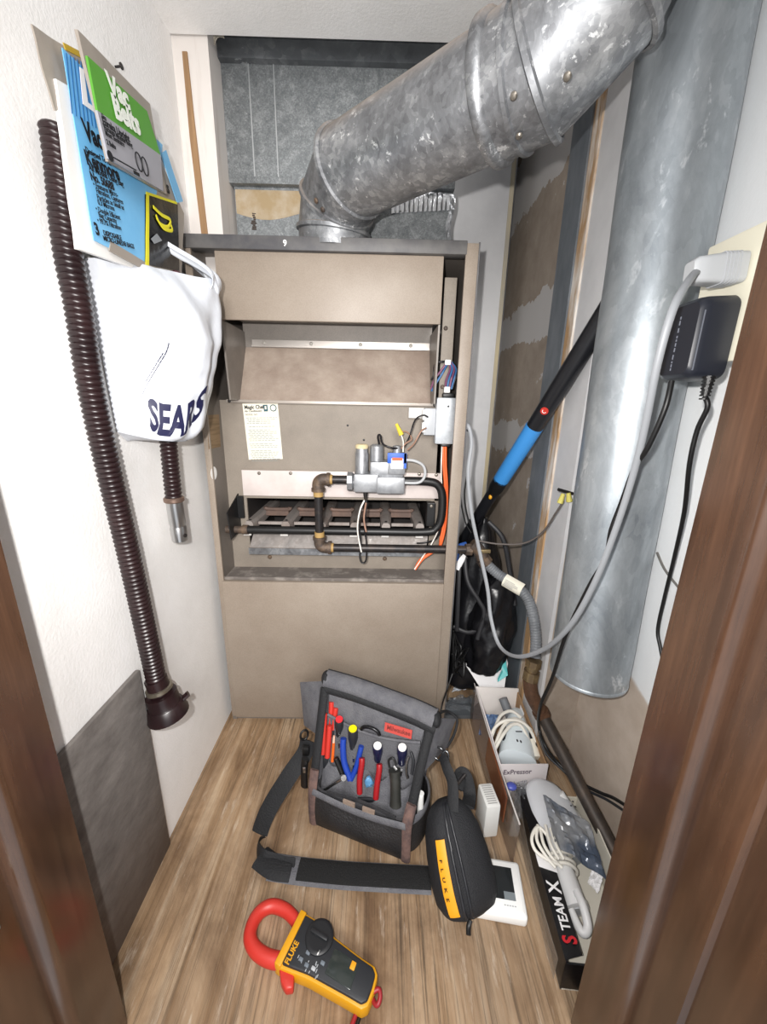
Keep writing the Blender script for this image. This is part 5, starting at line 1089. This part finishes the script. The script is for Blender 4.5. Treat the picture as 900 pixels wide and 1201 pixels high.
loop('cord', [(0.2899,0.7393,0.085), (0.3178,0.7679,0.102), (0.3482,0.7918,0.11), (0.3713,0.7887,0.108), (0.3824,0.7549,0.09)], .0042, WC, HS)
loop('cord', [(0.2913,0.7739,0.085), (0.3185,0.8127,0.1), (0.3345,0.8304,0.105), (0.362,0.8392,0.108), (0.3826,0.8195,0.105)], .0042, WC, HS)
g = G(); g.cyl((0.3926,0.765,0.09), (0.3906,0.7281,0.075), .009, .011, 12); pg = build(g, 'plug', mat('ivory_plug', 'e9e4d6', .4), HS)
for dx in (-.004, .004):
    g = G(); c_ = V((0.3904,0.7216,0.072)); g.box(c_ + V(dx, -.004, -.003), (.0022, .014, .006)); build(g, 'prong', STEEL, pg)
g = G(); g.cyl((0.3503,0.8774,0.115), (0.3687,0.8471,0.07), .0115, n=16); tag(build(g, 'grey_tube', mat('mid_grey_tube', '73767a', .5), None, 40), 'grey plastic tube standing against the back of the small carton', 'tube')
crumple('blue_film', [(0.2753,0.8183,0.05), (0.3085,0.8078,0.05), (0.3401,0.8676,0.07), (0.2856,0.8457,0.09)], mat('blue_plastic_film', '7f9cc6', .25, trans=.3, bump=(60, .8)), 'crumpled bluish plastic film in the left back corner of the small carton', 'plastic', .014, 7)

# ------------------------------------------------------------------ long black carton with mop parts
oc = V(.299, .381, 0); LX = basis(oc, (.9955, -.080, 0), (.080, .9955, 0)); Lp = lambda x, y, z: LX @ V(x, y, z)
BXW, BXL, BXH = .135, .285, .068
LC = thing('long_carton', Lp(BXW / 2, BXL / 2, 0), 'long open black carton with cream inside at the right by the door jamb', 'carton')
GBK = mat('gloss_black_carton', '131316', .3, bump=(40, .2)); CIN = mat('cream_carton_inside', 'd8d3c6', .75)
def lw(name, a, b, m, th, parent=LC):
    g = G(); g.bb(a, b, M=LX); return build(g, name, m, parent, 0)
lw('left_wall', (0, 0, 0), (.0025, BXL, BXH), GBK, 0); lw('front_wall', (0, 0, 0), (BXW, .0025, BXH - .006), GBK, 0)
lw('right_wall', (BXW - .0025, 0, 0), (BXW, BXL, BXH + .012), CIN, 0); lw('back_wall', (0, BXL - .0025, 0), (BXW, BXL, BXH - .02), CIN, 0); lw('carton_floor', (0, 0, 0), (BXW, BXL, .003), CIN, 0)
g = G(); g.poly([Lp(-.001, .001, BXH), Lp(.029, .010, BXH - .003), Lp(.029, BXL - .01, BXH - .003), Lp(-.001, BXL, BXH)], (0, 0, .0012)); tf = build(g, 'top_flap', GBK, LC, 0)
text('lettering', 'TEAM', .021, LX @ Matrix.Translation((.0215, .036, BXH + .0018)) @ Matrix.Rotation(PI / 2, 4, 'Z') @ Matrix.Rotation(.02, 4, 'Y'), PAPER, tf, bold=.02, sx=.85)
text('lettering', 'X', .030, LX @ Matrix.Translation((.0245, .086, BXH + .0018)) @ Matrix.Rotation(PI / 2, 4, 'Z'), PAPER, tf, bold=.02, sx=.85)
text('lettering', 'S', .030, LX @ Matrix.Translation((.0250, .020, BXH + .0018)) @ Matrix.Rotation(PI / 2, 4, 'Z'), REDINK, tf, bold=.03, sx=.75)
g = G(); g.poly([Lp(-.002, .125, BXH + .0015), Lp(.030, .118, BXH), Lp(.030, .142, BXH), Lp(-.002, .150, BXH + .0015)], (0, 0, .0006)); build(g, 'paper_sticker', PAPER, tf, 0)
g = G(); g.sheet(lambda u, v: Lp(-.006 - .006 * math.sin(u * 8) * v, .01 + u * .52, .002 + v * (.050 + .012 * math.sin(u * 5))), 30, 5, .0008); build(g, 'plastic_wrap', mat('clear_wrap', 'b9b3ad', .15, trans=.6, alpha=.4, bump=(50, .8)), LC, 60)
# steam head
SH = thing('steam_mop', (0.4075,0.6555,0.02), 'pale grey triangular steam mop head lying at the far end of the long carton', 'mop head')
c0 = [(0.3391,0.661,0.075), (0.3669,0.6791,0.078), (0.4061,0.6695,0.075), (0.4267,0.6382,0.07), (0.4364,0.5954,0.06), (0.4285,0.5568,0.05), (0.3479,0.5381,0.055), (0.3318,0.5575,0.06), (0.332,0.6158,0.072)]
c0 = [V(p) for p in c0]; cc = sum(c0, V(0, 0, 0)) / len(c0)
rings = [[cc + (p - cc) * k + V(0, 0, dz) for p in smooth_path(c0, 4, True)] for k, dz in ((.94, -.055), (1.0, -.048), (1.0, -.012), (.96, -.003), (.80, .004), (.4, .010), (.05, .011))]
g = G(); g.faces_new(rings); shb = build(g, 'head_shell', mat('pale_lilac_grey', 'd2d4d8', .35), SH, 50)
g = G(); g.faces_new([[cc + (p - cc) * k + V(-.003, 0, dz) for p in smooth_path(c0, 4, True)] for k, dz in ((1.0, -.056), (1.02, -.05), (1.02, -.022), (1.0, -.018))]); build(g, 'grey_skirt', mat('slate_grey_plastic', '8b8f96', .45), SH, 50)
for q_ in ((0.4235,0.6193,0.08), (0.4242,0.6092,0.079), (0.415,0.6095,0.081)):
    g = G(); g.ball(q_, .0016, 8); build(g, 'screw_hole', CHAR, shb, 60)
BT = thing('white_bottle', (0.4361,0.6295,0.03), 'small white bottle with ribbed cap at the right of the steam mop head', 'bottle')
ba, bb2 = V((0.4071,0.6418,0.075)), V((0.4304,0.6149,0.045)); bx3 = (bb2 - ba)
g = G(); g.lathe([(.006, 0), (.0088, .001), (.0088, .016), (.0078, .017)], ba, bx3, 16); build(g, 'cap', WHITE, BT, 40)
g = G(); g.lathe([(.0075, .016), (.0105, .022), (.0110, bx3.length * 1.2), (.009, bx3.length * 1.25)], ba, bx3, 16); build(g, 'bottle_body', WHITE, BT, 40)
CN = thing('steam_wand', (0.3536,0.4726,0.03), 'white cylindrical steamer wand with cord wound round it in the long carton', 'wand')
ca, cb3 = V((0.3567,0.5414,0.05)), V((0.3572,0.4588,0.042)); cx_ = (cb3 - ca); CL_ = cx_.length
g = G(); g.lathe([(.017, -.02), (.0185, 0), (.0205, CL_ * .4), (.0205, CL_ * .92), (.0225, CL_ * .93), (.0225, CL_ * 1.02), (.018, CL_ * 1.03)], ca, cx_, 24); wb = build(g, 'barrel', mat('soft_white_plastic', 'dcdcdc', .4), CN, 40)
g = G(); g.lathe([(.0105, CL_ * 1.02), (.0105, CL_ * 1.05), (.009, CL_ * 1.05)], ca, cx_, 18); build(g, 'end_cap', GREYP, wb, 40)
hq = [ca + cx_ * .8 + V(.004, -.004, .020), ca + cx_ * 1.05 + V(.004, -.006, .024), ca + cx_ * 1.38 + V(.002, 0, .016), ca + cx_ * 1.42 + V(-.010, 0, .012), ca + cx_ * 1.1 + V(-.016, 0, .014)]
g = G(); g.tube(hq, .0070, 12, 6); build(g, 'handle', mat('soft_white_plastic', 'dcdcdc', .4), CN, 60)
for k in range(3):
    d0 = k * .010; tt = ca + cx_ * (.10 + .13 * k); Mq = frame_to(cx_); Mq.translation = tt
    g = G(); g.tube([Mq @ V((.0245 + .002 * math.sin(a * 2 + k)) * math.cos(a), (.0245) * math.sin(a), .003 * math.sin(a + k)) for a in [k_ * PI / 10 for k_ in range(20)]], .0032, 8, 1, True); build(g, 'cord', WC, CN, 60)
for pts_ in ([(0.3437,0.544,0.08), (0.3265,0.5618,0.088), (0.3058,0.543,0.088), (0.3053,0.5235,0.084), (0.323,0.5106,0.08), (0.3424,0.5037,0.078)], [(0.3298,0.5607,0.085), (0.3252,0.5331,0.085), (0.3337,0.5134,0.08), (0.347,0.4996,0.076)], [(0.3427,0.5671,0.085), (0.3383,0.5332,0.085), (0.3452,0.5107,0.08)], [(0.3511,0.5622,0.083), (0.3494,0.5316,0.083), (0.3557,0.512,0.078)], [(0.3261,0.565,0.088), (0.3143,0.5392,0.087), (0.3219,0.5163,0.082), (0.3337,0.4983,0.078)]):
    loop('cord', pts_, .0032, WC, CN)
crumple('silver_bag', [(0.3482,0.5332,0.085), (0.4189,0.482,0.075), (0.4282,0.5637,0.095), (0.3565,0.6181,0.1)], mat('smoky_poly_bag', '8d8f92', .2, .1, alpha=.85, var=('#4f5a6b', (10, 10, 10), .42, .6), bump=(14, .5)), 'smoky clear plastic bag with parts lying over the steam mop head', 'bag', .008, 9, .002)
crumple('warning_slip', [(0.4043,0.5046,0.03), (0.4143,0.4877,0.03), (0.4285,0.5022,0.05), (0.4119,0.513,0.05)], PAPER, 'crumpled white printed slip at the right side of the long carton', 'paper', .006, 3)
g = G(); g.ball((0.3014,0.6486,0.085), (.012, .010, .006), 12); tag(build(g, 'blue_nozzle', mat('violet_blue_plastic', '4a55a8', .35), None, 60), 'small violet-blue plastic nozzle between the small and long cartons', 'nozzle')
crumple('clear_wrap', [(0.2963,0.6053,0.05), (0.3162,0.6054,0.05), (0.3426,0.667,0.08), (0.3136,0.6607,0.08)], CLEAR, 'crinkled clear wrap stuffed at the left end of the steam mop head', 'plastic', .012, 11)
# ------------------------------------------------------------------ smoky plastic tray edge, router, thermostat
SP = thing('plastic_divider', (.285, .76, 0), 'long smoky clear plastic panel standing on edge left of the cartons', 'panel')
g = G(); g.sheet(lambda u, v: V(.2785 - .004 * math.sin(PI * u) + .004 * v, .925 - .375 * u, .001 + v * (.122 - .012 * u)), 24, 4, .0012); pn = build(g, 'panel_sheet', SMOKE, SP, 60)
g = G(); g.tube([V(.2825 - .004 * math.sin(PI * u / 10), .925 - .0375 * u, .123 - .0012 * u) for u in range(11)], .0016, 6, 2); build(g, 'bright_edge', mat('bright_plastic_edge', 'c9c4c0', .2), pn, 60)
g = G(); g.poly([V(.272, .745, .050), V(.272, .605, .040), V(.274, .605, .108), V(.274, .745, .118)], (.003, 0, 0)); build(g, 'floor_reflection', mat('amber_reflection', '8a5236', .2, trans=.35, var=('#6b4030', (10, 10, 10), .4, .7)), SP, 0)  # amber sheet added to paint the floor's reflection in the panel
RT = thing('white_adapter', (.243, .625, 0), 'white box with a vented top standing beside the smoky plastic panel', 'box')
RM = basis((.2335, .600, 0), (.97, .10, 0), (-.26, .97, 0))
g = G(); g.bb((0, 0, 0), (.032, .052, .088), .004, M=RM); rb_ = build(g, 'box_body', mat('matt_white_plastic', 'd9d9d6', .5), RT)
for k in range(9):
    g = G(); g.bb((.006, .006 + k * .0048, .0872), (.026, .008 + k * .0048, .0886), M=RM); build(g, 'vent_slot', mat('vent_shadow_grey', 'a3a3a1', .6), rb_, 0)
TH = thing('thermostat', (.235, .50, 0), 'white thermostat with a dark screen lying face up under the meter case', 'thermostat')
HM = basis((.1755, .468, 0), (.99, -.145, 0), (.145, .99, 0))
g = G(); g.bb((0, 0, 0), (.100, .090, .024), .006, 3, M=HM); tb_ = build(g, 'shell', mat('clean_white_plastic', 'f0f0ee', .35), TH)
g = G(); g.bb((.006, .006, .0225), (.094, .084, .0265), .002, M=HM); build(g, 'bezel', mat('clean_white_plastic', 'f0f0ee', .35), tb_)
g = G(); g.bb((.014, .022, .0260), (.082, .074, .0272), M=HM); scn = build(g, 'screen', mat('dark_screen', '1c2022', .12), TH, 0)
g = G(); g.bb((.062, .022, .0268), (.082, .034, .0276), M=HM); build(g, 'grey_corner', mat('screen_grey', '7c8488', .2), scn, 0)
g = G()
for k in range(5): g.bb((.060 + k * .0045, .013, .0262), (.063 + k * .0045, .0145, .0267), M=HM)
tag(build(g, 'fine_print', mat('pale_grey_print', '9fa3a6', .6), TH, 0), kind='stuff')
